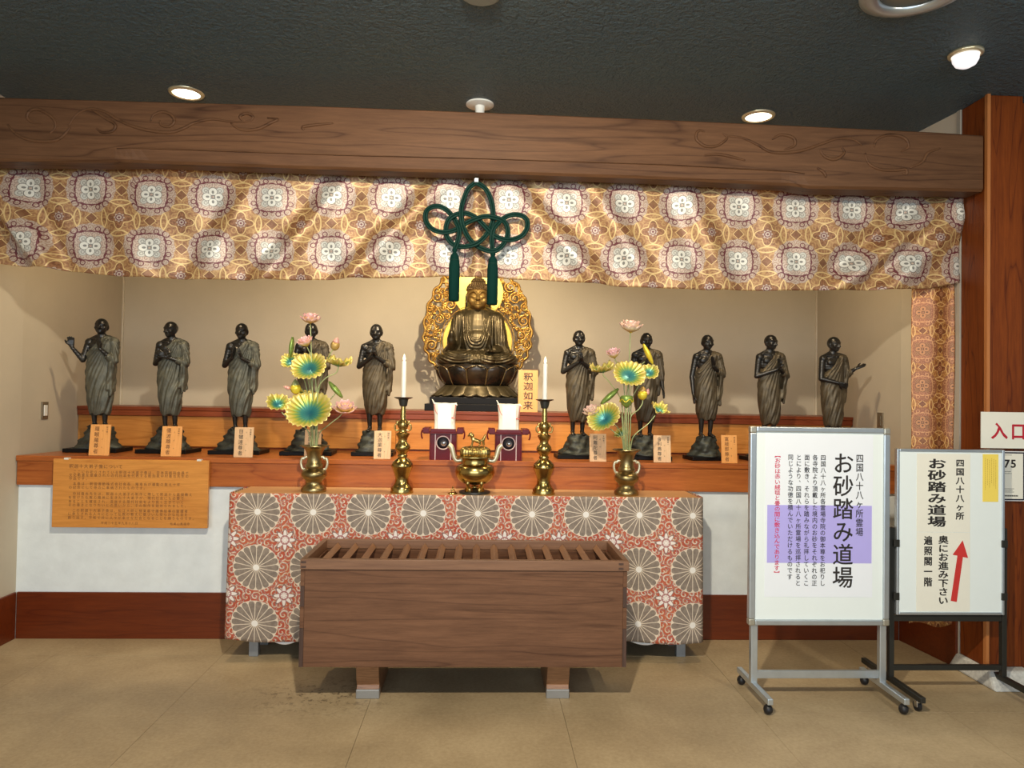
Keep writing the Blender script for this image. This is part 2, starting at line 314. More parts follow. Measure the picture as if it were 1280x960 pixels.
# ------------------------------------------------------------------ mesh builder
def norm(v): v = np.asarray(v, float); return v/(np.linalg.norm(v)+1e-12)
def catmull(P, n=8, closed=False):
    P = [np.asarray(p, float) for p in P]; out = []
    k = len(P); rngk = range(k if closed else k-1)
    g = (lambda i: P[i % k]) if closed else (lambda i: P[min(max(i, 0), k-1)])
    for i in rngk:
        p0, p1, p2, p3 = g(i-1), g(i), g(i+1), g(i+2)
        for j in range(n):
            t = j/n
            out.append(.5*((2*p1)+(-p0+p2)*t+(2*p0-5*p1+4*p2-p3)*t*t+(-p0+3*p1-3*p2+p3)*t**3))
    if not closed: out.append(P[-1])
    return out
class MB:
    def __init__(s): s.v = []; s.f = []; s.uv = {}; s.mi = []
    def _add(s, vs, fs, uvs=None, mi=0):
        o = len(s.v); s.v += [tuple(map(float, p)) for p in vs]
        for f in fs:
            if uvs is not None: s.uv[len(s.f)] = [uvs[i] for i in f]
            s.f.append([i+o for i in f]); s.mi.append(mi)
        return s
    def box(s, lo, hi, mi=0):
        x0, y0, z0 = lo; x1, y1, z1 = hi
        return s._add([(x0, y0, z0), (x1, y0, z0), (x1, y1, z0), (x0, y1, z0), (x0, y0, z1), (x1, y0, z1), (x1, y1, z1), (x0, y1, z1)],
                      [(0, 3, 2, 1), (4, 5, 6, 7), (0, 1, 5, 4), (1, 2, 6, 5), (2, 3, 7, 6), (3, 0, 4, 7)], mi=mi)
    def prism(s, pts, y0, y1, mi=0):      # polygon in XZ extruded in Y
        n = len(pts); vs = [(x, y0, z) for x, z in pts]+[(x, y1, z) for x, z in pts]
        fs = [tuple(range(n)), tuple(range(2*n-1, n-1, -1))]+[(i, i+n, (i+1) % n+n, (i+1) % n) for i in range(n)]
        return s._add(vs, fs, mi=mi)
    def hexa(s, p, mi=0): return s._add(p, [(0, 3, 2, 1), (4, 5, 6, 7), (0, 1, 5, 4), (1, 2, 6, 5), (2, 3, 7, 6), (3, 0, 4, 7)], mi=mi)
    def lathe(s, prof, c=(0, 0, 0), seg=28, sx=1, sy=1, mi=0, ripple=None):
        vs = []; n = len(prof)
        for i, (r, z) in enumerate(prof):
            for k in range(seg):
                t = 2*PI*k/seg; rr = r*(1+(ripple(t, i/n) if ripple else 0))
                vs.append((c[0]+rr*math.cos(t)*sx, c[1]+rr*math.sin(t)*sy, c[2]+z))
        fs = [(i*seg+k, i*seg+(k+1) % seg, (i+1)*seg+(k+1) % seg, (i+1)*seg+k) for i in range(n-1) for k in range(seg)]
        fs.append(tuple(range(seg-1, -1, -1))); fs.append(tuple((n-1)*seg+k for k in range(seg)))
        return s._add(vs, fs, mi=mi)
    def tube(s, path, r, seg=8, closed=False, mi=0, flat=1.0, up=(0, 0, 1)):
        path = [np.asarray(p, float) for p in path]; n = len(path); vs = []; prev = None
        for i, p in enumerate(path):
            t = norm(path[(i+1) % n]-path[i-1]) if closed else norm(path[min(i+1, n-1)]-path[max(i-1, 0)])
            if prev is None:
                uu = np.cross(t, up); uu = norm(uu) if np.linalg.norm(uu) > 1e-3 else norm(np.cross(t, (1, 0, .1)))
            else: uu = norm(prev-t*np.dot(prev, t))
            prev = uu; ww = np.cross(t, uu); rr = r[i] if hasattr(r, '__len__') else r
            for k in range(seg):
                q = 2*PI*k/seg; vs.append(p+rr*(uu*math.cos(q)+ww*math.sin(q)*flat))
        rngi = range(n if closed else n-1)
        fs = [(i*seg+k, ((i+1) % n)*seg+k, ((i+1) % n)*seg+(k+1) % seg, i*seg+(k+1) % seg) for i in rngi for k in range(seg)]
        if not closed: fs.append(tuple(range(seg))); fs.append(tuple((n-1)*seg+k for k in range(seg-1, -1, -1)))
        return s._add(vs, fs, mi=mi)
    def cap(s, p, q, r1, r2=None, seg=12, flat=None, mi=0):   # tapered capsule; flat=(normal,factor)
        r2 = r1 if r2 is None else r2; p = np.asarray(p, float); q = np.asarray(q, float); t = norm(q-p)
        uu = np.cross(t, (0, 0, 1)); uu = norm(uu) if np.linalg.norm(uu) > 1e-3 else np.array([1., 0, 0]); ww = np.cross(t, uu)
        vs = []; rings = []
        for k in range(1, 5): an = PI/2*(1-k/4); rings.append((p-t*r1*math.sin(an), r1*math.cos(an)))
        for k in range(0, 4): an = PI/2*k/4; rings.append((q+t*r2*math.sin(an), r2*math.cos(an)))
        for c, r in rings:
            for k in range(seg):
                a = 2*PI*k/seg; o = r*(uu*math.cos(a)+ww*math.sin(a))
                vs.append(c+o)
        n = len(rings); vs += [p-t*r1, q+t*r2]
        fs = [(i*seg+k, (i+1)*seg+k, (i+1)*seg+(k+1) % seg, i*seg+(k+1) % seg) for i in range(n-1) for k in range(seg)]
        fs += [(n*seg, k, (k+1) % seg) for k in range(seg)]+[(n*seg+1, (n-1)*seg+(k+1) % seg, (n-1)*seg+k) for k in range(seg)]
        if flat is not None:
            nn = norm(flat[0]); mid = (p+q)/2; vs = [v_-nn*np.dot(v_-mid, nn)*(1-flat[1]) for v_ in vs]
        return s._add(vs, fs, mi=mi)
    def ell(s, c, r, seg=16, rings=10, rot=None, mi=0):
        vs = [(0, 0, -r[2])]
        for i in range(1, rings):
            an = -PI/2+PI*i/rings
            for k in range(seg):
                t = 2*PI*k/seg; vs.append((r[0]*math.cos(an)*math.cos(t), r[1]*math.cos(an)*math.sin(t), r[2]*math.sin(an)))
        vs.append((0, 0, r[2])); R = np.array(rot) if rot is not None else np.eye(3)
        vs = [R@np.array(v_)+np.array(c) for v_ in vs]; L = len(vs)-1
        fs = [(0, 1+(k+1) % seg, 1+k) for k in range(seg)]
        fs += [(1+i*seg+k, 1+i*seg+(k+1) % seg, 1+(i+1)*seg+(k+1) % seg, 1+(i+1)*seg+k) for i in range(rings-2) for k in range(seg)]
        fs += [(L, 1+(rings-2)*seg+k, 1+(rings-2)*seg+(k+1) % seg) for k in range(seg)]
        return s._add(vs, fs, mi=mi)
    def grid(s, fn, nu, nv, uvf=None, mi=0):
        vs = [fn(i/nu, j/nv) for j in range(nv+1) for i in range(nu+1)]
        uvs = [uvf(i/nu, j/nv) for j in range(nv+1) for i in range(nu+1)] if uvf else None
        fs = [(j*(nu+1)+i, j*(nu+1)+i+1, (j+1)*(nu+1)+i+1, (j+1)*(nu+1)+i) for j in range(nv) for i in range(nu)]
        return s._add(vs, fs, uvs, mi)
    def merge(s, o, fn=None, mi=None):
        vs = [fn(v_) for v_ in o.v] if fn else o.v
        k = len(s.v); s.v += [tuple(map(float, p)) for p in vs]
        for i, f in enumerate(o.f): s.f.append([j+k for j in f]); s.mi.append(o.mi[i] if mi is None else mi)
        return s

def rotz(a): c, s = math.cos(a), math.sin(a); return np.array([[c, -s, 0], [s, c, 0], [0, 0, 1]])
def rotx(a): c, s = math.cos(a), math.sin(a); return np.array([[1, 0, 0], [0, c, -s], [0, s, c]])
def roty(a): c, s = math.cos(a), math.sin(a); return np.array([[c, 0, s], [0, 1, 0], [-s, 0, c]])

def build(name, mb, mats, parent=None, loc=None, smooth=False, bevel=0, solid=0, sub=0, angle=None):
    """link mb as ONE mesh object. mb is in world space, or in the parent's space when the parent was made with local=True"""
    me = bpy.data.meshes.new(name)
    off = np.zeros(3)
    if parent is not None and not parent.get('_local'):
        off = np.array(parent['_base'])
    elif loc is not None: off = np.array(loc)
    me.from_pydata([tuple(np.array(v_)-off) for v_ in mb.v], [], mb.f)
    if not isinstance(mats, (list, tuple)): mats = [mats]
    for mm in mats: me.materials.append(mm)
    if mb.uv:
        ul = me.uv_layers.new(name='uv')
        for pi, poly in enumerate(me.polygons):
            if pi in mb.uv:
                for li, c in zip(poly.loop_indices, mb.uv[pi]): ul.data[li].uv = c
    me.polygons.foreach_set('material_index', mb.mi[:len(me.polygons)] if len(mb.mi) >= len(me.polygons) else [0]*len(me.polygons))
    if smooth: me.polygons.foreach_set('use_smooth', [True]*len(me.polygons))
    me.update(); me.validate()
    o = bpy.data.objects.new(name, me); COL.objects.link(o)
    if smooth and angle: me.set_sharp_from_angle(angle=math.radians(angle))
    if parent is not None:
        o.parent = parent
        o['_base'] = tuple(off) if not parent.get('_local') else (0, 0, 0)
        if parent.get('_local'): o['_local'] = 1
    else:
        o.location = tuple(off); o['_base'] = tuple(off)
    if bevel: b_ = o.modifiers.new('bevel', 'BEVEL'); b_.width = bevel; b_.segments = 2; b_.limit_method = 'ANGLE'; b_.angle_limit = .6
    if solid: b_ = o.modifiers.new('solid', 'SOLIDIFY'); b_.thickness = solid; b_.offset = 0
    if sub: b_ = o.modifiers.new('sub', 'SUBSURF'); b_.levels = sub; b_.render_levels = sub
    return o
def thing(name, label, cat, loc, group=None, local=False, rz=0):
    o = bpy.data.objects.new(name, None); COL.objects.link(o); o.location = tuple(loc); o.empty_display_size = .05
    o['label'] = label; o['category'] = cat
    if group: o['group'] = group
    if local: o['_local'] = 1; o.rotation_euler = (0, 0, rz)
    else: o['_base'] = tuple(float(x) for x in loc)
    return o
def tag(o, label, cat, group=None):
    o['label'] = label; o['category'] = cat
    if group: o['group'] = group
    return o
def struct(o): o['kind'] = 'structure'; return o
def copy_tree(o, parent=None):
    c = o.copy(); COL.objects.link(c)
    if parent is not None: c.parent = parent
    for ch in list(o.children): copy_tree(ch, c)
    return c

# voxel remesh: joins overlapping solids into one continuous surface
def fuse(mb, voxel, smooth=3):
    me = bpy.data.meshes.new('tmp'); me.from_pydata(mb.v, [], mb.f); me.update()
    bm = bmesh.new(); bm.from_mesh(me); bmesh.ops.recalc_face_normals(bm, faces=bm.faces); bm.to_mesh(me); bm.free()
    o = bpy.data.objects.new('tmp', me); COL.objects.link(o)
    r = o.modifiers.new('r', 'REMESH'); r.mode = 'VOXEL'; r.voxel_size = voxel
    if smooth: s_ = o.modifiers.new('s', 'SMOOTH'); s_.factor = .5; s_.iterations = smooth
    dg = bpy.context.evaluated_depsgraph_get(); out = bpy.data.meshes.new_from_object(o.evaluated_get(dg))
    bpy.data.objects.remove(o); bpy.data.meshes.remove(me)
    out.polygons.foreach_set('use_smooth', [True]*len(out.polygons)); return out
def mesh_arr(me):
    n = len(me.vertices); co_ = np.empty(n*3); me.vertices.foreach_get('co', co_); nn = np.empty(n*3, np.float32)
    me.vertex_normals.foreach_get('vector', nn); return co_.reshape(-1, 3), nn.reshape(-1, 3).astype(float)
def put_mesh(name, me, mats, parent):
    me.name = name; me.materials.clear()
    for mm in (mats if isinstance(mats, list) else [mats]): me.materials.append(mm)
    o = bpy.data.objects.new(name, me); COL.objects.link(o); o.parent = parent
    if parent.get('_local'): o['_local'] = 1
    return o

# ------------------------------------------------------------------ lettering
SIGN_TXT = dict(
 c0='四国八十八ヶ所霊場', c1='お砂踏み道場', b1='四国八十八ヶ所各霊場寺院の御本尊をお祀りし', b2='各寺院より頂戴した境内のお砂をそれぞれの正',
 b3='面に敷き、それらを踏みながら礼拝していくこ', b4='とにより、四国八十八ヶ所霊場を巡拝されると', b5='同じような功徳を積んでいただけるものです',
 rd='【お砂は赤い絨毯と畳の間に敷き込んであります】', k0='四国八十八ヶ所', k1='奥にお進み下さい', k2='遍照閣一階', e='入口', n='75')
PLQ = ['釈迦十大弟子像について',
 '　ここにお祀りされている釈迦十大弟子像は、日本芸術院会員で', '文化勲章を受章された近代日本を代表する彫刻家中村晋也先生の', '作品です。',
 '　本像は、釈迦運動株式会社会長　隆幸氏が運動の数え十年', 'の記念として寺のに奉納されたものです。',
 '　中村晋也先生は、釈迦十大弟子の制作に際して釈迦から直接教え', 'を受けた仏教の精神に生きた十大弟子が、現代社会にも必要で', 'あることを確信され、混迷する現代社会をより良く生きていく', 'その導きとなりたいとの思いから、その制作を始められました。',
 '　この釈迦十大弟子像は、松江大師に極楽都守護佛般事の聖護者', 'に参りされる人々にとって仏教の教えに基づいた安らかな社会を', '創り出す、平和で共に人々が幸せな社会となることを願うものです。']
PLQ2 = ['平成二十五年九月十八日', '松美山真福寺']
TAGS = ['羅睺羅尊者', '優波離尊者', '目犍連尊者', '迦旃延尊者', '大迦葉尊者', '阿難陀尊者', '舎利弗尊者', '富楼那尊者', '釈迦如来']
KANA = 'らごらうばりもくけんしょうたいかせんえんあなだふるそじゃ密行第一持律神通論議頭陀多聞智慧説法'
allch = set(''.join(SIGN_TXT.values())+''.join(PLQ)+''.join(PLQ2)+''.join(TAGS)+KANA)-{'　'}
GL = {}
def load_glyphs():
    obs = []
    for bold in (0,):
        chs = allch
        for ch in chs:
            c = bpy.data.curves.new('g', 'FONT'); c.body = ch; c.resolution_u = 3; c.offset = 0
            o = bpy.data.objects.new('g', c); COL.objects.link(o); obs.append((ch, bold, o))
    dg = bpy.context.evaluated_depsgraph_get(); dg.update()
    for ch, bold, o in obs:
        me = bpy.data.meshes.new_from_object(o.evaluated_get(dg))
        GL[ch, bold] = ([tuple(v_.co) for v_ in me.vertices], [tuple(p.vertices) for p in me.polygons]); bpy.data.meshes.remove(me)
        c = o.data; bpy.data.objects.remove(o); bpy.data.curves.remove(c)
load_glyphs()
CEN = (.49, .37)
def glyph(mb, ch, cx, cz, y, sx, sz, bold=0, rot=0, frame=None):
    if (ch, 0) not in GL: return
    vs, fs = GL[ch, 0]
    out = []
    for x, z, _ in vs:
        X, Z = (x-CEN[0]), (z-CEN[1])
        if rot: X, Z = Z, -X
        if ch in '、。' and rot == 0 and frame == 'v': X += .5; Z += .5
        out.append((X, Z))
    offs = [(0, 0)]
    if bold:      # heavier strokes: the same outline laid several times a hair apart
        q = {1: .011, 2: .030}[bold]; offs = [(-q, 0), (q, 0), (0, q*.8), (0, -q*.8)]
        if bold == 2: offs += [(q*.6, q*.6), (-q*.6, q*.6), (q*.6, -q*.6), (-q*.6, -q*.6)]
    for n_, (ox, oz) in enumerate(offs):
        mb._add([(cx+(X+ox)*sx, y-.00003*n_, cz+(Z+oz)*sz) for X, Z in out], fs)
def vtext(mb, s, x, ztop, y, pitch, sx, sz=None, bold=0):
    sz = sz or sx
    for i, ch in enumerate(s): glyph(mb, ch, x, ztop-pitch*(i+.5), y, sx, sz, bold, rot=1 if ch in '【】' else 0, frame='v')
def htext(mb, s, x, z, y, pitch, sx, sz=None, bold=0):
    for i, ch in enumerate(s): glyph(mb, ch, x+pitch*(i+.5), z, y, sx, sz or sx, bold)

# ------------------------------------------------------------------ THE SETTING
YF, YD, YB = 4.21, 4.86, 5.48          # dado front, step front, back wall
XL, XR = -2.618, 2.505
XRN = 2.556      # right wall where it meets the column (the alcove is slightly splayed)
XLB, XRB = float(W(150, 506, YB)[0]), float(W(1020.5, 500, YB)[0])
ZL = 1.034                              # lower ledge top
ZT = 1.305                              # upper step top
ZC = float(W(1232, 118, 3.55)[2])       # ceiling
# floor: base + slabs
fl = MB(); fl.box((-7, -6, -.12), (7, 6, -.006)); floor = struct(build('floor', fl, M['joint'])); floor['_local'] = 1
ys = [-1.04, -.33, .38, 1.09, 1.80, 2.51, 3.22, 3.93, 4.64]
xs = [-3.98, -3.1, -2.24, -1.365, -.49, .385, 1.26, 2.135, 3.0, 3.88]
for j in range(2, len(ys)-1):
    for i in range(len(xs)-1):
        b = MB(); g = .0008; h = random.uniform(-.0006, .0004)
        b.box((xs[i]+g, ys[j]+g, -.02), (xs[i+1]-g, ys[j+1]-g, h)); build('floor_slab', b, M['floor'], floor)
b = MB(); b.box((-7, -6, -.02), (7, ys[2]-.001, -.0005)); build('floor_outer_slab', b, M['floor'], floor)
b = MB(); b.box((-8, -3.0, ZC), (8, 6, ZC+.12)); struct(build('ceiling', b, M['ceiling']))
b = MB(); b.box((XLB-.6, YB, 0), (XRB+.6, YB+.12, ZC)); struct(build('wall_back', b, M['wall']))
def slab(x0, y0, x1, y1, z0, z1, dx):    # splayed side wall
    return MB().hexa([(x0, y0, z0), (x0+dx, y0, z0), (x1+dx, y1, z0), (x1, y1, z0), (x0, y0, z1), (x0+dx, y0, z1), (x1+dx, y1, z1), (x1, y1, z1)])
b = slab(XL, YF, XLB, YB, 0, ZC, -.15); b.hexa([(XL, -1.5, 0), (XL, YF, 0), (XL-.15, YF, 0), (XL-.15, -1.5, 0), (XL, -1.5, ZC), (XL, YF, ZC), (XL-.15, YF, ZC), (XL-.15, -1.5, ZC)])
struct(build('wall_left', b, M['wall']))
b = slab(XR, YF, XRB, YB, 0, ZC, .15); b.merge(slab(XRN, 3.75, XR, YF, 0, ZC, .15)); struct(build('wall_right', b, M['wall']))
zb = float(W(500, 741.5, YF)[2])        # base board top
b = MB(); b.box((XL, YF, 0), (XR, YF+.1, float(W(400, 610, 4.18)[2])-.001)); struct(build('wall_front', b, M['plaster']))
b = MB(); b.box((XL+.012, YF-.012, .0), (XR-.012, YF+.004, zb)); struct(build('baseboard_front', b, M['base'], bevel=.003))
b = MB(); b.box((XL-.01, -1.5, 0), (XL+.012, YF-.012, zb)); struct(build('baseboard_left', b, M['base'], bevel=.003))
b = MB(); b.merge(slab(XRN-.012, 3.76, XR-.012, YF-.012, 0, zb, .022)); struct(build('baseboard_right', b, M['base'], bevel=.003))
# lower ledge
zf = float(W(400, 610, 4.18)[2])
led = thing('altar_ledge', 'long low orange-brown wooden ledge that the bronze figures stand on', 'ledge', (0, YF, zf))
b = MB(); b.box((XL+.004, 4.18, zf), (XR-.004, 4.215, ZL-.012)); build('fascia_board', b, M['fascia'], led, bevel=.004)
b = MB().hexa([(XL+.004, 4.17, ZL-.03), (XR-.004, 4.17, ZL-.03), (XR-.05, YD, ZL-.03), (XL+.1, YD, ZL-.03), (XL+.004, 4.17, ZL), (XR-.004, 4.17, ZL), (XR-.05, YD, ZL), (XL+.1, YD, ZL)])
build('ledge_top', b, M['fascia'], led, bevel=.003)
# upper step behind
def xw(Y, side): t = (Y-YF)/(YB-YF); return (XL+(XLB-XL)*t) if side < 0 else (XR+(XRB-XR)*t)
x0, x1 = xw(YD, -1)+.002, xw(YD, 1)-.002
x0b, x1b = xw(YB, -1)+.002, xw(YB, 1)-.002
stp = thing('altar_step', 'upper amber wooden step behind the ledge with dark red top rail', 'step', (0, YD, ZL))
bounds = np.linspace(x0, x1, 6)
for i in range(5):
    b = MB(); b.box((bounds[i]+.001, YD, ZL+.012), (bounds[i+1]-.001, YD+.03, ZT-.06)); build('riser_panel', b, M['dado'], stp)
b = MB(); b.box((x0, YD+.012, ZL), (x1, YD+.03, ZL+.012)); build('shadow_gap', b, M['molding'], stp)
b = MB(); b.box((x0, YD-.016, ZT-.06), (x1, YD+.03, ZT-.022)); build('top_rail', b, M['molding'], stp, bevel=.004)
b = MB().hexa([(x0, YD-.02, ZT-.022), (x1, YD-.02, ZT-.022), (x1b, YB, ZT-.022), (x0b, YB, ZT-.022), (x0, YD-.02, ZT), (x1, YD-.02, ZT), (x1b, YB, ZT), (x0b, YB, ZT)])
build('step_top', b, M['molding'], stp, bevel=.002)
# pale seam trims in the two rear corners
for n_, (xx, s_) in enumerate(((x0b, 1), (x1b, -1))):
    b = MB(); b.box((min(xx, xx+s_*.012), YB-.012, ZT), (max(xx, xx+s_*.012), YB, ZC)); struct(build('trim_%d' % (n_+1), b, plain('corner_bead', (.62, .56, .45), .8)))

# column with its edge strip and plinth
cx0, cx1 = XRN-.001, float(W(1279, 400, 3.55)[0])
colm = thing('wooden_column', 'square red-brown cedar column with concrete foot at the right of the alcove', 'column', (2.6, 3.55, 0))
zp = float(W(1265, 836, 3.53)[2])
b = MB(); b.box((cx0, 3.552, zp), (cx1, 3.745, ZC)); build('shaft', b, M['column'], colm, bevel=.006)
b = MB(); b.box((cx0-.003, 3.541, zp), (cx0+.014, 3.562, ZC)); build('edge_strip', b, M['column_edge'], colm)
b = MB().hexa([(cx0-.03, 3.44, 0), (cx1+.03, 3.44, 0), (cx1+.03, 3.80, 0), (cx0-.03, 3.80, 0), (cx0-.012, 3.50, zp), (cx1+.012, 3.50, zp), (cx1+.012, 3.76, zp), (cx0-.012, 3.76, zp)])
build('plinth', b, M['concrete'], colm, bevel=.012)
b = MB(); b.box((cx1+.002, 3.64, 0), (cx1+1.6, 3.76, ZC)); struct(build('wall_hall_right', b, M['column']))
b = MB(); b.box((XRN-.008, 3.746, zb+.02), (XRN+.02, 3.775, ZC)); struct(build('trim_3', b, plain('grey_trim', (.38, .35, .30), .6)))

# ------------------------------------------------------------------ beam
YBM = 3.56
def interp(px_, tab): return float(np.interp(px_, [t[0] for t in tab], [t[1] for t in tab]))
BT = [(-60, 119), (0, 121.5), (200, 127), (420, 133), (600, 140), (820, 149), (1000, 157), (1160, 164.5), (1228, 169)]
BB = [(-60, 200), (0, 201), (136, 202.5), (175, 201.5), (420, 210), (600, 214.5), (820, 221.5), (990, 230.5), (1012, 235), (1100, 236.5), (1228, 239)]
bm_ = thing('carved_beam', 'broad brown wooden beam with carved scrolls spanning above the brocade valance', 'beam', (0, YBM, 2.5))
pxs = [-60, -20, 20, 60, 100, 138, 146, 152, 158, 166, 176, 186, 200]+list(range(240, 980, 40))+[978, 988, 996, 1004, 1012, 1030, 1070, 1120, 1170, 1229]
b = MB(); secs = []
for q_ in pxs:
    T, B_ = W(q_, interp(q_, BT), YBM), W(q_, interp(q_, BB), YBM+.0)
    x = T[0]; zt, zb_ = T[2], B_[2]; inn = 150 < q_ < 1006
    g = .062; rc = .020*max(0, min(1, (q_-146)/40., (1012-q_)/34.))
    secs.append([(x, YBM+.006, zt), (x, YBM, zt-.006), (x, YBM, zb_+g+.006), (x, YBM+rc*.22, zb_+g), (x, YBM+rc, zb_+.012), (x, YBM+rc+.012, zb_), (x, YBM+.12, zb_), (x, YBM+.12, zt)])
k = 8
for s_ in secs: b.v += [tuple(map(float, p)) for p in s_]
for i in range(len(secs)-1):
    for j in range(k): b.f.append([i*k+j, (i+1)*k+j, (i+1)*k+(j+1) % k, i*k+(j+1) % k]); b.mi.append(0)
b.f.append(list(range(k-1, -1, -1))); b.mi.append(0); b.f.append([(len(secs)-1)*k+j for j in range(k)]); b.mi.append(0)
build('beam_body', b, M['beam'], bm_)
carve = []
def cc(pts, sx, sy, ox, oy): carve.append([(ox+u/sx, oy+v/sy) for u, v in pts])
for pts in ([(30, 170), (60, 205), (110, 228), (170, 235), (220, 228), (250, 205), (268, 180)], [(190, 205), (212, 180), (205, 150), (175, 125), (140, 112), (112, 122), (105, 145), (125, 162), (155, 165)],
            [(262, 175), (295, 130), (345, 110), (400, 122), (450, 152), (510, 178), (580, 195), (650, 200), (700, 185), (745, 163), (810, 150), (870, 158), (930, 160), (960, 150)],
            [(575, 160), (585, 135), (620, 122), (655, 135), (665, 160), (645, 178), (615, 172), (610, 155)], [(880, 165), (920, 190), (980, 188), (1030, 165), (1060, 150), (1020, 145)],
            [(350, 112), (400, 145), (440, 170), (430, 195), (390, 200), (370, 185)], [(930, 160), (915, 140), (940, 128), (965, 140), (955, 158)], [(1160, 190), (1155, 180), (1200, 172), (1270, 165)]):
    cc(pts, 3.05, 3.05, 0, 100)
for pts in ([(215, 280), (200, 275), (188, 285), (190, 308), (220, 328), (260, 325), (290, 300), (275, 285)], [(290, 293), (340, 300), (390, 322), (430, 345), (480, 350), (540, 342), (600, 322), (660, 302), (710, 305), (740, 325)],
            [(440, 305), (470, 290), (510, 300), (515, 325), (480, 340)], [(600, 340), (615, 362), (650, 372), (680, 350), (670, 328)], [(750, 350), (762, 385), (800, 405), (850, 408), (885, 405), (888, 420), (875, 418)],
            [(780, 330), (790, 305), (830, 290), (880, 300), (895, 330), (870, 345)], [(215, 358), (260, 355), (300, 362), (350, 375)], [(590, 400), (612, 415), (620, 432)], [(900, 400), (940, 380), (960, 350), (1000, 335)]):
    cc(pts, 2.667, 2.667, 800, 60)
b = MB()
for c_ in carve:
    P = catmull([W(x, y, YBM+.0002) for x, y in c_], 6); n = len(P)
    b.tube(P, [.0085*(.45+.55*math.sin(PI*min(1, max(0, (i+.5)/n)))) for i in range(n)], 6)
o = build('scroll_carving', b, M['beam'], bm_, smooth=True)
b = MB(); b.tube([W(q_, interp(q_, BB)-16.5, YBM-.001) for q_ in range(146, 1008, 20)], .0022, 5); build('moulding_line', b, M['beam'], bm_, smooth=True)

# ------------------------------------------------------------------ valance
YV = 3.74
VT = [(-60, 199), (140, 202), (165, 204), (233, 204.5), (300, 208.5), (378, 212.5), (470, 214), (595, 217.5), (700, 219.5), (860, 224.5), (1005, 231.5), (1100, 235), (1200, 238)]
VB = [(-60, 327), (0, 330), (60, 336), (150, 345.5), (230, 349), (300, 350), (400, 350), (480, 347.5), (560, 345.5), (600, 346.5), (700, 352), (780, 358), (850, 361.5), (960, 363.5), (1060, 363), (1120, 362.5), (1165, 360), (1200, 353)]
SW = [(-60, 60, 60, 330, .03), (330, 350, 440, 215, .03), (440, 345, 560, 222, .03), (640, 235, 740, 345, .028), (800, 330, 740, 232, .022), (900, 345, 860, 240, .018), (980, 330, 940, 236, .018), (1060, 350, 1200, 240, .045), (1110, 360, 1203, 270, .03), (180, 340, 120, 215, .018), (60, 335, 0, 245, .032), (30, 290, -30, 225, .03), (250, 345, 310, 235, .016)]
def val(u, v):
    q_ = -60+u*1261; yt, yb = interp(q_, VT)-4, interp(q_, VB); yt += 6.5*max(0, min(1, (q_-165)/6., (395-q_)/12.)); y = yb+(yt-yb)*v
    d = 0
    for (ax, ay, bx, by, am) in SW:
        vx, vy = bx-ax, by-ay; L = math.hypot(vx, vy); t = ((q_-ax)*vx+(y-ay)*vy)/L/L
        t2 = min(1, max(0, t)); dist = ((q_-ax)*vy-(y-ay)*vx)/L
        e = math.exp(-((t-t2)*L/25)**2)
        d += am*e*(math.exp(-(dist/13)**2)-.55*math.exp(-((dist-22)/12)**2))
    d += .006*math.sin(q_*.045+y*.02)+.004*math.sin(q_*.11-y*.05+1)
    d += .012*math.exp(-((q_-596)/6)**2)*(.3+v)-.01*math.exp(-((q_-582)/7)**2)-.01*math.exp(-((q_-611)/7)**2)
    d *= 1.35*(1-.75*v**3)
    p = W(q_, y, YV); return (p[0], YV-max(-.045, min(.06, d)), p[2])
b = MB(); b.grid(val, 420, 56, uvf=lambda u, v: (lambda p: (p[0], p[2]))(W(-60+u*1261, interp(-60+u*1261, VB)+(interp(-60+u*1261, VT)-4-interp(-60+u*1261, VB))*v, YV)))
vl = thing('brocade_valance', 'wide gold and brown medallion brocade valance hanging under the beam', 'valance', (0, YV, 2.0))
o = build('brocade_cloth', b, M['brocade'], vl, smooth=True); sm = o.modifiers.new('s', 'SOLIDIFY'); sm.thickness = .003; sm.offset = -1
for q_ in (233, 303, 377):
    p = W(q_, interp(q_, VT), YV-.02); b = MB(); b.box((p[0]-.024, YV-.032, p[2]-.012), (p[0]+.024, YV-.018, p[2]+.055)); build('hanging_tab', b, M['cloth_tab'], vl)
# drop curtain on the right
p0, p1 = W(1144, 352, 3.80), W(1198, 352, 3.77); p1[0] = min(p1[0], XRN-.006); zb1 = W(1165, 781, 3.80)[2]
def dc(u, v):
    x = p0[0]+(p1[0]-p0[0])*u; z = zb1+(p0[2]+.06-zb1)*v
    y = 3.81-.03*u+.016*math.cos(u*PI*2.2+.3)+.006*math.sin(v*9+u*4)
    z += .012*math.sin(u*7)*(1-v); return (x-.012*(1-v)*(1-u), y, z)
b = MB(); b.grid(dc, 30, 60, uvf=lambda u, v: (u*.27, v*2.1)); o = build('side_drape', b, M['brocade2'], smooth=True, solid=.003)
tag(o, 'narrow orange brocade drape hanging down beside the right column', 'drape')

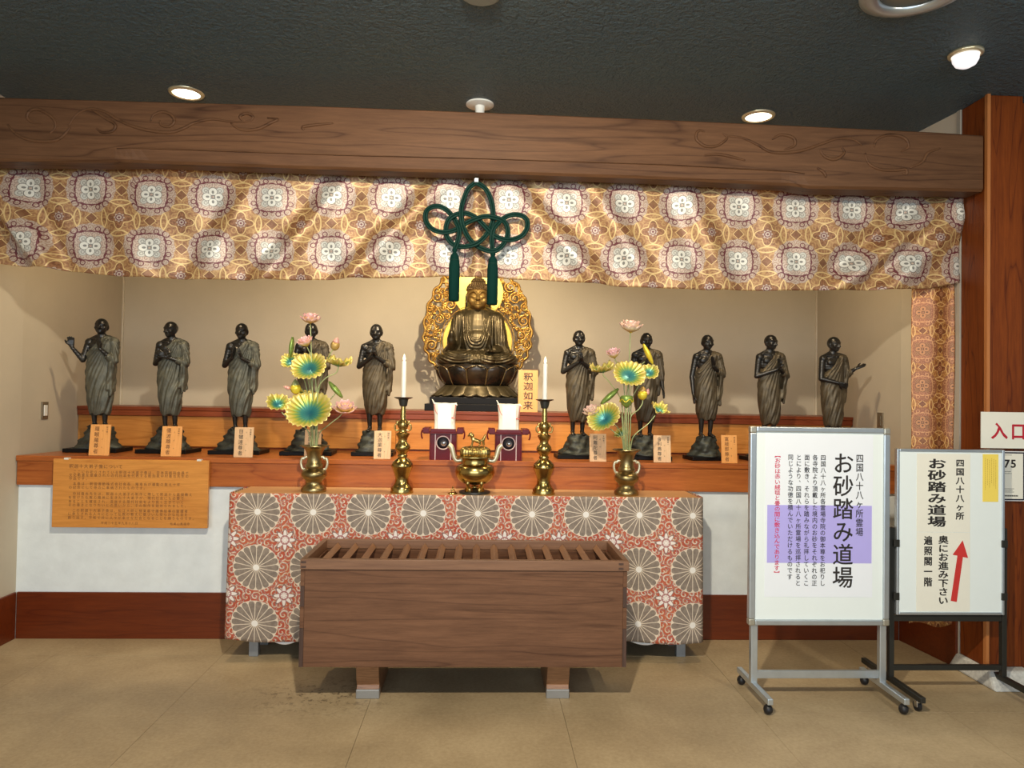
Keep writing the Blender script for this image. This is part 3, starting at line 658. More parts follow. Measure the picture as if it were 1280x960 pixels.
# ------------------------------------------------------------------ lights and ceiling fittings
def disc_ring(b, c, r0, r1, z0, z1, seg=36): b.lathe([(r0, z1), (r0, z0), (r1, z0), (r1, z1)], c, seg)
for px_, py_, lb in ((233, 116, 'lit round downlight in the ceiling above the left end of the beam'), (948, 145, 'lit round downlight in the ceiling above the right half of the beam'), (-14, 111, None)):
    if lb is None: continue
    p = W(px_, py_, 3.74); d = W(px_, py_, 3.74); p = (d-CAMP); p = CAMP+p*((ZC-H)/p[2])
    t = thing('downlight', lb, 'ceiling light', (p[0], p[1], ZC), 'downlights in the dark ceiling')
    b = MB(); b.lathe([(.070, -.001), (.070, -.010), (.086, -.008), (.090, -.001), (.090, .004), (.070, .004)], (p[0], p[1], ZC), 40); build('trim_ring', b, M['brasspale'], t, smooth=True)
    b = MB(); b.lathe([(.070, -.004), (.04, -.0055), (.001, -.006)], (p[0], p[1], ZC), 32); build('lamp_glass', b, M['bulb_on'], t, smooth=True)
d = W(600, 130, 3.74)-CAMP; p = CAMP+d*((ZC-H)/d[2])
t = thing('ceiling_spotlight', 'white stemmed spotlight whose stem drops from a round ceiling plate behind the beam', 'spotlight', (p[0], p[1], ZC))
b = MB(); b.lathe([(.075, 0), (.075, -.008), (.06, -.014), (.001, -.014)], (p[0], p[1], ZC), 36); build('ceiling_plate', b, M['whiteplastic'], t, smooth=True, angle=30)
b = MB(); b.lathe([(.027, -.013), (.024, -.05), (.030, -.09), (.030, -.16), (.001, -.16)], (p[0], p[1], ZC), 24); build('stem', b, M['whiteplastic'], t, smooth=True, angle=40)
d = W(1207, 66, 3.2)-CAMP; p = CAMP+d*((ZC-H)/d[2]); p[2] = ZC
t = thing('dome_lamp', 'small white dome lamp on the ceiling above the right column', 'ceiling light', p)
b = MB(); b.lathe([(.072, 0), (.072, -.010), (.060, -.018), (.055, -.012), (.055, 0)], p, 36); build('rim', b, M['brasspale'], t, smooth=True)
b = MB(); b.lathe([(.055, -.012), (.053, -.035), (.042, -.055), (.022, -.066), (.001, -.069)], p, 32); build('glass_dome', b, M['bulb_lamp'], t, smooth=True)
d = W(1146, -16, 3.0)-CAMP; p = CAMP+d*((ZC-H)/d[2]); p[2] = ZC
t = thing('ring_lamp', 'large grey-white ring ceiling lamp cut by the top edge of the photo', 'ceiling light', p)
b = MB(); b.lathe([(.20, 0), (.20, -.012), (.17, -.024), (.135, -.022), (.128, -.010), (.128, 0)], p, 48); build('outer_ring', b, M['silver'], t, smooth=True)
b = MB(); b.lathe([(.128, -.008), (.06, -.009), (.001, -.009)], p, 40); build('diffuser', b, M['greyplastic'], t, smooth=True)
d = W(601, -8, 3.0)-CAMP; p = CAMP+d*((ZC-H)/d[2]); p[2] = ZC
b = MB(); b.lathe([(.080, 0), (.080, -.006), (.070, -.012), (.001, -.012)], p, 40); o = build('ceiling_speaker', b, M['greyplastic'], loc=tuple(p), smooth=True, angle=30)
tag(o, 'flat dark round ceiling speaker cut by the top edge of the photo', 'speaker')

# switches on the alcove side walls
def on_wall(px_, py_, side):
    lo, hi = 3.0, 5.4
    best = min((abs(W(px_, py_, Y)[0]-xw(Y, side)), Y) for Y in np.linspace(lo, hi, 600)); return W(px_, py_, best[1])
for px_, py_, side, lb in ((55, 513, -1, 'light switch on the left alcove wall beside the first bronze figure'), (1101, 526, 1, 'light switch low on the right alcove wall above the white notice board')):
    p = on_wall(px_, py_, side); s_ = -side
    t = thing('wall_switch', lb, 'switch', p, local=True); t.rotation_euler[2] = (math.atan2(XLB-XL, -(YB-YF)) + PI/2)*(1 if side < 0 else 0) + (0 if side < 0 else -(math.atan2(XR-XRB, YB-YF)) )
    if side < 0: t.rotation_euler[2] = -math.atan2(XLB-XL, YB-YF)
    else: t.rotation_euler[2] = math.atan2(XR-XRB, YB-YF)
    b = MB(); b.box((-.001 if s_ > 0 else -.008, -.035, -.052), (.008 if s_ > 0 else .001, .035, .052)); build('face_plate', b, M['bronzeplate'], t, bevel=.002)
    b = MB(); b.box((.008 if s_ > 0 else -.012, -.018, -.032), (.012 if s_ > 0 else -.008, .018, .032)); build('rocker', b, M['whiteplastic'] if side < 0 else M['bronzeplate'], t, bevel=.001)

# ------------------------------------------------------------------ TABLE + CLOTH
YT = 3.86
zt = float(W(560, 619.5, YT)[2]); tx0, tx1 = float(W(290, 620, YT)[0]), float(W(876, 620, YT)[0])
tb = thing('altar_table', 'long low wooden table under the red brocade cloth, in front of the ledge', 'table', ((tx0+tx1)/2, 4.0, 0))
b = MB(); b.box((tx0, YT, zt-.028), (tx1, 4.165, zt)); build('tabletop', b, M['tabletop'], tb, bevel=.003)
for lx in (W(318, 820, 3.94)[0], W(850, 820, 3.94)[0]):
    for ly in (3.94, 4.12):
        b = MB(); b.box((lx-.025, ly-.02, 0), (lx+.025, ly+.02, zt-.028)); build('leg', b, M['tablegrey'], tb, bevel=.003)
b = MB(); b.box((tx0+.03, 3.93, .10), (tx1-.03, 4.15, .13)); build('under_table_shade', b, M['dark'], tb)  # near-black board put in for the shade under the table
# cloth: front fall and the two wrapped ends
fp = [(0.30, 0)]
def cl_path(u):   # plan of the cloth, from the left end round the front to the right end
    Lw, Ls = tx1-tx0, .28; s_ = u*(Lw+2*Ls)
    if s_ < Ls: return (tx0-.012, YT+Ls-s_-.006, s_, -1)
    if s_ > Ls+Lw: return (tx1+.012, YT+(s_-Ls-Lw)-.006, s_, 1)
    return (tx0+(s_-Ls), YT-.012, s_, 0)
Ltot = tx1-tx0+.56
def cloth(u, v):
    x, y, s_, k = cl_path(u); dr = 1-v
    zbm = .105+.006*math.sin(s_*9)+.012*math.exp(-((s_-.30)/.1)**2)
    z = zt+.004-(zt+.004-zbm)*dr
    wv = (.010*math.sin(s_*7.5+.4)+.006*math.sin(s_*17+1.3))*dr**1.3+.006*dr
    e = .002*dr*(math.exp(-((s_-.28)/.12)**2)+math.exp(-((s_-Ltot+.28)/.12)**2))
    if k == 0: return (x+(-e if s_ < 1 else e)*1.6, y-wv-.3*e, z)
    return (x+k*(wv*.6+e*1.6), y-e, z)
X0 = W(323, 640, YT)[0]; Z0 = W(323, 640, YT)[2]
b = MB(); b.grid(cloth, 260, 46, uvf=lambda u, v: (lambda s_: (s_-.28+tx0-X0+.289*20.5, (zt-(zt-.105)*(1-v))-Z0+.289*10.5))(u*Ltot))
o = build('altar_cloth', b, M['redbrocade'], smooth=True, solid=.003); tag(o, 'red chrysanthemum brocade cloth hanging over the front of the altar table', 'tablecloth')
clo = o
for xa, xb in ((W(335, 806, YT)[0], W(374, 808, YT)[0]), (W(784, 806, YT)[0], W(832, 800, YT)[0])):
    b = MB(); b.tube([(xa+(xb-xa)*t, YT+.02, .115-.03*math.sin(PI*t)) for t in np.linspace(0, 1, 14)], .008, 8)
    build('cloth_lining_edge', b, M['white'], clo, smooth=True)

# ------------------------------------------------------------------ OFFERING BOX
YO, YO2 = 3.30, 3.765
def wx(px_, py_, Y): return float(W(px_, py_, Y)[0])
def wz(px_, py_, Y): return float(W(px_, py_, Y)[2])
ob = thing('offering_box', 'large brown wooden offertory box with slatted top standing on the floor', 'offering box', (wx(578, 870, YO), 3.53, 0))
bx0, bx1 = wx(374, 800, YO), wx(783, 800, YO); bz0, bz1 = wz(578, 834, YO), wz(578, 713, YO)
rz0, rz1 = bz1+.002, wz(578, 700, YO); T = .03
ty = lambda u: 0
b = MB(); b.box((bx0+.018, YO, bz0), (bx1-.018, YO+T, bz1)); build('front_panel', b, M['boxwood'], ob, bevel=.002)
b = MB(); b.box((bx0+.018, YO2-T, bz0), (bx1-.018, YO2, bz1)); build('back_panel', b, M['boxwood'], ob, bevel=.002)
for xx in (bx0, bx1-T):
    b = MB(); b.box((xx, YO+T, bz0), (xx+T, YO2-T, bz1)); build('side_panel', b, M['boxwood'], ob, bevel=.002)
hh = (bz1-bz0)
for xx in (bx0, bx1-.0178):          # corner finger joints, dark end grain alternating with board
    for (f0, f1, mt) in ((0, .40, 'boxend'), (.40, .62, 'boxwood'), (.62, .83, 'boxend'), (.83, 1.0, 'boxwood')):
        b = MB(); b.box((xx, YO-.0005, bz0+hh*f0+.0006), (xx+.0178, YO+T, bz0+hh*f1-.0006)); build('corner_joint', b, M[mt], ob)
b = MB(); b.box((bx0+T, YO+T, bz0+.02), (bx1-T, YO2-T, bz0+.04)); build('bottom_board', b, M['boxwood'], ob)
rx0, rx1 = bx0-.001, bx1+.007; Wd = .024
b = MB(); b.box((rx0, YO-.008, rz0), (rx1, YO+Wd, rz1)); build('front_rail', b, M['rail'], ob, bevel=.002)
b = MB(); b.box((rx0, YO2-Wd+.004, rz0), (rx1, YO2+.006, rz1)); build('back_rail', b, M['rail'], ob, bevel=.002)
for xx in (rx0, rx1-Wd):
    b = MB(); b.box((xx, YO+Wd, rz0), (xx+Wd, YO2-Wd+.004, rz1)); build('end_rail', b, M['rail'], ob, bevel=.002)
for px_ in (380, 776):
    for zz in (rz0+.008, rz1-.016):
        x = wx(px_, 706, YO); b = MB(); b.box((x-.011, YO-.0105, zz), (x+.011, YO-.007, zz+.008)); build('joint_peg', b, M['boxend'], ob)
sx0, sx1 = wx(417, 690, 3.5), wx(752, 690, 3.5)
for i in range(16):
    x = rx0+Wd+(rx1-rx0-2*Wd)*(i+.62)/16.25; z = rz1-.030; r = .018
    b = MB(); b._add([(x-r, YO+Wd, z-r*.4), (x, YO+Wd, z+r*.9), (x+r, YO+Wd, z-r*.4), (x, YO+Wd, z-r*1.2), (x-r, YO2-Wd, z-r*.4), (x, YO2-Wd, z+r*.9), (x+r, YO2-Wd, z-r*.4), (x, YO2-Wd, z-r*1.2)],
        [(0, 1, 2, 3), (7, 6, 5, 4), (0, 4, 5, 1), (1, 5, 6, 2), (2, 6, 7, 3), (3, 7, 4, 0)]); build('slat', b, M['slat'], ob)
b = MB(); b.box((rx0+Wd, YO+Wd, rz0-.09), (rx1-Wd, YO2-Wd, rz0-.08)); build('inner_tray', b, M['slat'], ob)
for px_ in (459, 698):
    x = wx(px_, 850, 3.36); f = MB(); yf = 3.385
    prof = [(yf, 0), (yf-.004, .03), (yf+.008, .06), (yf-.012, .09), (yf-.035, bz0), (YO2-.02, bz0), (YO2-.06, .09), (YO2-.05, 0)]
    prof = [(y, min(z, bz0)) for y, z in prof]; n = len(prof)
    f._add([(x-.052, y, z) for y, z in prof]+[(x+.052, y, z) for y, z in prof], [tuple(range(n)), tuple(range(2*n-1, n-1, -1))]+[(i, i+n, (i+1) % n+n, (i+1) % n) for i in range(n)])
    fo = build('foot', f, M['foot'], ob, bevel=.002)
    b = MB(); b.box((x-.054, yf-.008, 0), (x+.054, yf+.03, .042)); build('foot_cap', b, M['steel'], fo, bevel=.003)

# ------------------------------------------------------------------ BRASS VESSELS
def P2(prof_px, k): return [(r*k, z*k) for r, z in prof_px]
KT = 3.95/900
def base_on_table(px_, Y=3.95): return np.array([wx(px_, 600, Y), Y, zt+.0004])
def candlestick(px_, label, clabel):
    c = base_on_table(px_); k = KT
    t = thing('candlestick', label, 'candlestick', c, 'brass candlesticks on the altar table')
    prof = [(14, 0), (14.5, 1.5), (13.5, 4), (13.8, 6), (11, 9), (8.6, 13), (8.2, 18), (9.5, 23), (11.5, 28), (13, 32), (13.6, 33), (13.2, 35), (12, 38), (8, 42), (5.6, 44), (6.4, 46), (5.0, 48), (6.0, 50), (8.8, 53), (9.6, 56), (8.8, 59.5), (6, 62.5), (5.2, 65), (6, 68), (8.2, 72), (8.3, 73.5), (5, 75), (4.6, 78), (6, 81), (7, 84), (6.2, 87), (4.2, 90), (3.1, 93), (3.8, 95), (3.1, 97), (3.6, 101), (3.0, 104), (3.0, 108)]
    b = MB(); b.lathe(P2(prof, k), c, 36); st_ = build('stem', b, M['brass'], t, smooth=True, angle=60)
    b = MB()
    for s_ in (-1, 1):
        b.tube(catmull([c+np.array([s_*x*k, 0, z*k]) for x, z in [(4, 78), (8, 77), (10, 80), (9.5, 84), (7, 85.5), (7.5, 88), (5, 88)]], 5), .0045, 6)
    build('ear_ornament', b, M['brass'], t, smooth=True)
    b = MB(); b.lathe(P2([(3.2, 107), (4.6, 108), (5.4, 112), (6.2, 116), (9.5, 117), (11.5, 118), (11.5, 118.6), (4, 118.2)], k), c, 28); build('wax_cup', b, M['iron'], t, smooth=True, angle=40)
    cc_ = c+np.array([0, 0, 118.4*k])
    t2 = thing('candle', clabel, 'candle', cc_, 'white candles on the candlesticks')
    b = MB(); b.lathe(P2([(2.9, 0), (2.7, 44), (2.3, 45), (.4, 45)], k), cc_, 20); build('wax_shaft', b, M['wax'], t2, smooth=True, angle=40)
    b = MB(); b.lathe(P2([(.5, 44.8), (1.7, 47), (1.9, 48.5), (1.1, 51.5), (.2, 54)], k), cc_, 14); build('flame_bulb', b, M['flame'], t2, smooth=True)
candlestick(502.5, 'tall brass candlestick on the cloth-covered table left of the incense burner', 'white candle standing in the left brass candlestick')
candlestick(679.5, 'tall brass candlestick on the cloth-covered table right of the incense burner', 'white candle standing in the right brass candlestick')
def vase(px_, label, tilt=1):
    c = base_on_table(px_, 3.96); k = KT
    t = thing('flower_vase', label, 'vase', c, 'brass vases on the altar table')
    prof = [(14.5, 0), (15.3, 1.2), (15.3, 3.6), (14, 6), (10.5, 9), (9.8, 12), (10.6, 14.5), (13.5, 17), (15.4, 20), (15.4, 23.5), (13.5, 26), (11, 27.5), (9.8, 29), (10.8, 31), (11, 33), (9.2, 35), (8.4, 40), (8.7, 44), (10, 49), (12.2, 53.5), (15.5, 55.5), (18, 56.4), (17.8, 57.2), (14, 56.8), (10, 54), (7, 50), (6, 42), (.1, 41)]
    b = MB(); b.lathe(P2(prof, k), c, 40); build('body', b, M['brassdull'], t, smooth=True, angle=50)
    for s_ in (-1, 1):
        b = MB(); b.tube(catmull([c+np.array([s_*x*k, -.002, z*k]) for x, z in [(8.5, 42.5), (11, 43), (12.5, 40.5), (14.5, 41.5), (16, 38), (16, 33.5), (14.5, 29), (13, 27.5), (11.8, 29)]], 6), .0072, 8)
        build('handle', b, M['brasspale'], t, smooth=True)
    return c
vase(392.5, 'brass two-handled vase at the left end of the altar table')
vase(783, 'brass two-handled vase at the right end of the altar table')

# incense burner
c = base_on_table(593.5, 3.97); k = KT
t = thing('incense_burner', 'polished brass incense burner with ribbed lid and lion at the table centre', 'incense burner', c)
b = MB(); b.lathe(P2([(19, 0), (19.6, .6), (19.4, 2.4), (17, 3.4), (.1, 3.4)], k), c, 40); build('base_plate', b, M['iron'], t, smooth=True, angle=40)
b = MB(); b.lathe(P2([(.1, 11), (9, 11.3), (16, 13), (21, 17), (24, 22), (24.8, 27), (24, 32), (21.5, 35), (17.5, 36.5), (16.8, 39), (17, 42), (20, 44), (24, 45), (24, 46.5), (17, 47), (.1, 47)], k), c, 44); build('bowl', b, M['brass'], t, smooth=True, angle=50)
b = MB(); b.lathe(P2([(16.6, 46.5), (17.4, 48), (17.6, 52), (16.6, 55.5), (13, 57.8), (7, 58.6), (.1, 58.8)], k), c, 96, ripple=lambda th, f: .10*math.cos(22*th)*(1 if f < .75 else .3)); lid = build('lid', b, M['brass'], t, smooth=True)
for an in (-110, -70, 90):
    a = math.radians(an); dx, dy = math.cos(a), math.sin(a)
    b = MB(); b.tube(catmull([c+np.array([dx*x*k*1.5, dy*x*k, z*k]) for x, z in [(13, 18), (16.5, 14), (15.5, 9), (13.5, 6), (14.5, 5.2), (16.0, 5.2)]], 5), [k*(4.4-2.0*math.sin(PI*min(1, i/18.))) for i in range(26)], 12); build('leg', b, M['brass'], t, smooth=True)
for s_ in (-1, 1):
    b = MB(); b.tube(catmull([c+np.array([s_*x*k, 0, z*k]) for x, z in [(17, 41), (23, 40.5), (26, 44), (28, 51), (30, 57), (33.5, 60)]], 6), [k*(1.6+.9*i/30) for i in range(31)], 10, flat=1.5); build('handle', b, M['brasspale'], t, smooth=True)
# lion on the lid
L = MB()
def lp(x, z, y=0): return np.array([x*k, y*k, z*k])
L.cap(lp(-2.5, 67), lp(4, 64.5), 2.9*k, 2.5*k); L.cap(lp(-3, 67), lp(-5, 71), 2.6*k, 2.3*k); L.ell(lp(-6, 73), (2.9*k, 2.5*k, 2.7*k)); L.cap(lp(-7.5, 72), lp(-9, 71.4), 1.3*k, 1.1*k)
for y in (-1.8, 1.8):
    L.cap(lp(-3.2, 66, y), lp(-4.5, 59.3, y), 1.5*k, 1.0*k); L.cap(lp(-4.3, 59.3, y), lp(-5.8, 59.2, y), 1.0*k, .9*k)
    L.cap(lp(4.5, 64, y), lp(6.5, 61.5, y), 1.8*k, 1.2*k); L.cap(lp(6.5, 61.5, y), lp(4.5, 59.3, y), 1.1*k, .9*k); L.ell(lp(-5.2, 75.4, y), (.8*k, .6*k, .9*k))
L.cap(lp(6, 65), lp(10, 67), 1.4*k, 1.8*k); L.cap(lp(10, 67), lp(12.5, 73), 2.2*k, 1.0*k); L.cap(lp(9.5, 66), lp(10.5, 60), 2.0*k, 1.2*k); L.ell(lp(-4.2, 71.5), (2.6*k, 3.1*k, 3.4*k))
me = fuse(L, .0016, 2)
for v_ in me.vertices: v_.co += Vector(c)-Vector(lid['_base'])
o = put_mesh('lion_finial', me, M['brass'], lid)

# small brass openwork stand left of the burner
c = base_on_table(566, 3.93); k = KT
b = MB(); b.lathe(P2([(6.0, 0), (6, .8), (3, 2.2), (.1, 2.4)], k), c, 20)
for a in (0, 2.1, 4.2):
    b.tube([c+np.array([4.5*k*math.cos(a), 4.5*k*math.sin(a), .8*k]), c+np.array([1.2*k*math.cos(a), 1.2*k*math.sin(a), 6*k]), c+np.array([0, 0, 9.5*k])], .0022, 6)
b.tube([c+np.array([2.4*k*math.cos(a), 2.4*k*math.sin(a), 4.5*k]) for a in np.linspace(0, 2*PI, 15)[:-1]], .0015, 5, closed=True)
o = build('brass_stand', b, M['brass'], loc=tuple(c), smooth=True); tag(o, 'tiny brass openwork stand on the table edge left of the incense burner', 'stand')

# ------------------------------------------------------------------ LACQUER STANDS with wrapped boxes
def lacquer(px_, label, blabel, sk):
    Y = 4.27; k = Y/900; c = np.array([wx(px_, 560, Y), Y, ZL+.0004])
    t = thing('lacquer_stand', label, 'stand', c, 'red lacquer stands on the ledge')
    def bx(n, x0, x1, z0, z1, y0, y1, m_, par=t, bev=.002):
        q = MB(); q.box((c[0]+x0*k, Y+y0, c[2]+z0*k), (c[0]+x1*k, Y+y1, c[2]+z1*k)); return build(n, q, M[m_], par, bevel=bev)
    # box body with a round opening on its front
    q = MB(); seg = 32; hw, z0, z1, cz, r = 15.6, 0, 32, 21, 7.6
    outer = []; 
    for i in range(seg):
        a = 2*PI*i/seg; dx, dz = math.cos(a), math.sin(a); sc_ = min(hw/abs(dx) if abs(dx) > 1e-6 else 1e9, ((z1-cz) if dz > 0 else (cz-z0))/abs(dz) if abs(dz) > 1e-6 else 1e9)
        outer.append((dx*sc_, cz+dz*sc_))
    inner = [(r*math.cos(2*PI*i/seg), cz+r*math.sin(2*PI*i/seg)) for i in range(seg)]
    # snap outer ring to the corners
    for cxn, czn in ((hw, z1), (-hw, z1), (-hw, z0), (hw, z0)):
        j = min(range(seg), key=lambda i: (outer[i][0]-cxn)**2+(outer[i][1]-czn)**2); outer[j] = (cxn, czn)
    yy = (-.07, -.062)
    vs = [(c[0]+x*k, Y+yv, c[2]+z*k) for yv in yy for ring in (outer, inner) for x, z in ring]
    fs = []
    for i in range(seg):
        j = (i+1) % seg; fs += [(i, j, seg+j, seg+i), (2*seg+i, 3*seg+i, 3*seg+j, 2*seg+j), (seg+i, seg+j, 3*seg+j, 3*seg+i), (i, 2*seg+i, 2*seg+j, j)]
    q._add(vs, fs); build('front_board', q, M['lacquer'], t)
    q = MB(); q.tube([np.array([c[0]+(r+.4)*k*math.cos(a), Y-.0715, c[2]+(cz+(r+.4)*math.sin(a))*k]) for a in np.linspace(0, 2*PI, 33)[:-1]], .0035, 6, closed=True); build('hole_rim', q, M['lacqueredge'], t, smooth=True)
    for s_ in (-1, 1): bx('side_board', s_*hw-.9, s_*hw+.9, 0, 32, -.0715, .07, 'lacquer'); bx('front_edge_strip', s_*9.5-.5, s_*9.5+.5, 0, 31.5, -.0722, -.069, 'lacqueredge', bev=0)
    bx('back_board', -hw, hw, 0, 32, .062, .07, 'lacquer')
    q = MB(); q.lathe([(6.2*k, 0), (6.2*k, .004), (.001, .005)], (0, 0, 0), 28); q.v = [(c[0]+x+.002, Y-.060-z, c[2]+cz*k+y) for x, y, z in q.v]; build('dark_disc', q, M['smoke'], t, smooth=True)
    q = MB(); q.lathe([(3.6*k, 0), (3.4*k, .006), (.001, .007)], (0, 0, 0), 24); q.v = [(c[0]+x+.004, Y-.0655-z, c[2]+(cz-.5)*k+y) for x, y, z in q.v]; build('pale_disc', q, M['mirror'], t, smooth=True)
    bx('tray', -24, 24, 32.0, 34.0, -.085, .085, 'lacquer'); bx('tray_front_lip', -15.5, 15.5, 34, 38.2, -.085, -.079, 'lacquer')
    for s_ in (-1, 1):
        x0_, x1_ = sorted((s_*16.5, s_*25)); bx('tray_wing', x0_, x1_, 33, 39, -.09, .09, 'lacquer')
        q = MB(); q.tube(catmull([(c[0]+s_*x*k, Y-.088, c[2]+z*k) for x, z in [(25, 37), (26.2, 33), (25.8, 28), (24.6, 26)]], 4), .005, 6); build('wing_end', q, M['lacquer'], t, smooth=True)
    # wrapped box
    cb = np.array([c[0]+sk*k, Y+.01, c[2]+34.2*k]); t2 = thing('wrapped_box', blabel, 'wrapped box', cb, 'white wrapped boxes on the lacquer stands')
    def sackf(u, v):
        a = 2*PI*u; n_ = 5; cx_, sy_ = math.cos(a), math.sin(a); g_ = (abs(cx_)**n_+abs(sy_)**n_)**(-1/n_)
        wv = 1-.07*math.sin(PI*min(1, v*1.3))+.05*(v > .8)*(v-.8)*5+.015*math.sin(5*a+v*4)
        return (cb[0]+cx_*g_*13.6*k*wv, cb[1]+sy_*g_*.052*wv, cb[2]+v*35*k+(.004*math.sin(3*a) if v > .95 else 0))
    q = MB(); q.grid(sackf, 48, 14); q.f.append([14*49+i for i in range(48)]); q.mi.append(0); q.f.append([i for i in range(47, -1, -1)]); q.mi.append(0)
    q.v = q.v; build('wrapping', q, M['sack'], t2, smooth=True, angle=50)
    q = MB(); q.tube(catmull([cb+np.array([x*k, -.054, z*k]) for x, z in [(-13.4, 34), (-10.5, 24), (-5, 18.5), (0, 17.5), (8, 17.5), (11.5, 20), (13.5, 34)]], 5), .0014, 5)
    q.tube([cb+np.array([6*k, -.056, 17.6*k]), cb+np.array([13*k, -.056, 16.6*k])], .0024, 5); build('red_cord', q, M['redcord'], t2)
    q = MB(); q.box((cb[0]-8.5*k, cb[1]-.0585, cb[2]+.5*k), (cb[0]+8.5*k, cb[1]-.0545, cb[2]+33*k)); build('front_flap', q, M['white'], t2, bevel=.001)
    q = MB(); q.cap(cb+np.array([-13*k, -.04, 34.5*k]), cb+np.array([-15.5*k, -.045, 39.5*k]), .005, .0025); q.cap(cb+np.array([13*k, -.04, 34*k]), cb+np.array([15*k, -.045, 33*k]), .005, .003); build('knot_ear', q, M['sack'], t2, smooth=True)
lacquer(554.5, 'crimson lacquer stand with round opening left of the incense burner', 'white cloth-wrapped box on the left crimson stand', 1)
lacquer(635, 'crimson lacquer stand with round opening right of the incense burner', 'white cloth-wrapped box on the right crimson stand', 0.5)

# ------------------------------------------------------------------ KNOTTED CORD WITH TASSELS
YK = 3.655
hook = W(595.5, 226, YK)
t = thing('knotted_cord', 'dark green knotted cord with two long tassels hanging in front of the valance', 'cord', hook)
K1 = [(425, 45), (370, 90), (335, 170), (318, 250), (325, 330), (350, 400), (390, 460), (450, 505), (530, 530), (590, 510), (635, 450), (650, 390), (630, 330), (580, 300), (500, 285), (430, 300), (350, 335), (290, 375), (215, 397), (150, 390), (97, 360), (68, 308), (71, 256), (105, 222), (160, 214), (215, 240), (258, 285), (284, 325), (305, 380), (300, 440), (275, 515)]
K2 = [(425, 45), (490, 90), (530, 170), (545, 260), (535, 340), (500, 410), (440, 470), (370, 495), (290, 495), (235, 455), (210, 390), (230, 310), (290, 270), (360, 265), (430, 300), (500, 370), (560, 425), (635, 450), (700, 445), (755, 415), (785, 363), (785, 316), (753, 283), (698, 272), (640, 286), (592, 322), (550, 370), (535, 440), (542, 540)]
for K, ph in ((K1, 0), (K2, 1)):
    pts = [W(520+u/5.65, 220+v/5.65, YK+.010*math.sin(i*1.25+ph*PI)) for i, (u, v) in enumerate(K)]
    P = catmull(pts, 8); b = MB()
    for i in (-1, 1):
        Q = []
        for j, p in enumerate(P):
            tg = norm(np.array(P[min(j+1, len(P)-1)])-np.array(P[max(j-1, 0)])); s_ = np.cross(tg, (0, 1, 0)); Q.append(p+norm(s_)*.0062*i)
        b.tube(Q, .0068, 8)
    build('cord', b, M['green'], t, smooth=True)
b = MB(); b.box((hook[0]-.012, YK-.016, hook[2]-.012), (hook[0]+.012, YK+.016, hook[2]+.012)); build('binding_thread', b, M['silver'], t, bevel=.004)
b = MB(); b.tube([hook+np.array([0, 0, 0]), hook+np.array([0, .03, .05])], .003, 6); build('hanging_thread', b, M['green'], t)
for u0, u1, v0, v1 in ((238, 308, 520, 885), (508, 578, 545, 910)):
    c = W(520+(u0+u1)/2/5.65, 220+v0/5.65, YK); cb = W(520+(u0+u1)/2/5.65, 220+v1/5.65, YK); L_ = c[2]-cb[2]
    b = MB(); r = .0265
    b.lathe([(.004, .012), (.011, .004), (.013, -.006), (.008, -.014), (.014, -.022), (.021, -.034), (.0225, -.05), (r, -.08), (r, -L_+.004), (r-.004, -L_), (.001, -L_)], c, 40, ripple=lambda th, f: .035*math.cos(20*th))
    q = build('tassel', b, M['greentassel'], t, smooth=True, angle=50)
    b = MB(); b.lathe([(.0235, -.052), (.0245, -.055), (.0235, -.058)], c, 30); build('tassel_band', b, M['green'], q, smooth=True)

# ------------------------------------------------------------------ INFORMATION PLAQUE + NAME TAGS
YP = 4.143
pc = W(164, 660, YP); t = thing('wooden_plaque', 'large amber wooden plaque with brown writing hung on the ledge front at left', 'plaque', pc)
tl, tr, bl, br = W(66.5, 572, YP), W(261, 577, YP), W(64.5, 659, YP), W(259, 660.5, YP)
X0_, X1_ = (tl[0]+bl[0])/2, (tr[0]+br[0])/2; Z0_, Z1_ = bl[2], (tl[2]+tr[2])/2
b = MB(); b.box((X0_, YP, Z0_), (X1_, YP+.022, Z1_)); build('board', b, M['plaquewood'], t, bevel=.002)
b = MB(); hpx = (Z1_-Z0_)/86.5
def plz(v): return Z1_-(v-44)/5.565*hpx
def plx(u): return X0_+(u-92)/5.565*(X1_-X0_)/194
rows = [95, 135, 158, 182, 218, 244, 288, 314, 342, 368, 405, 430, 456]
for s_, v in zip(PLQ, rows):
    if v == 95: htext(b, s_, plx(200), plz(v), YP-.0006, plx(234)-plx(200), .025)
    else: htext(b, s_, plx(200), plz(v), YP-.0006, (plx(1050)-plx(200))/29.5, .0185, .0195)
htext(b, PLQ2[0], plx(430), plz(493), YP-.0006, (plx(690)-plx(430))/11, .017); htext(b, PLQ2[1], plx(910), plz(495), YP-.0006, (plx(1050)-plx(910))/6, .017)
build('lettering', b, M['brownink'], t)
for px_ in (83, 249):
    x = wx(px_, 573, YP); b = MB(); b.box((x-.012, YP-.002, Z1_-.004), (x+.012, YP+.0245, Z1_+.006)); build('hanging_clip', b, M['tape'], t)

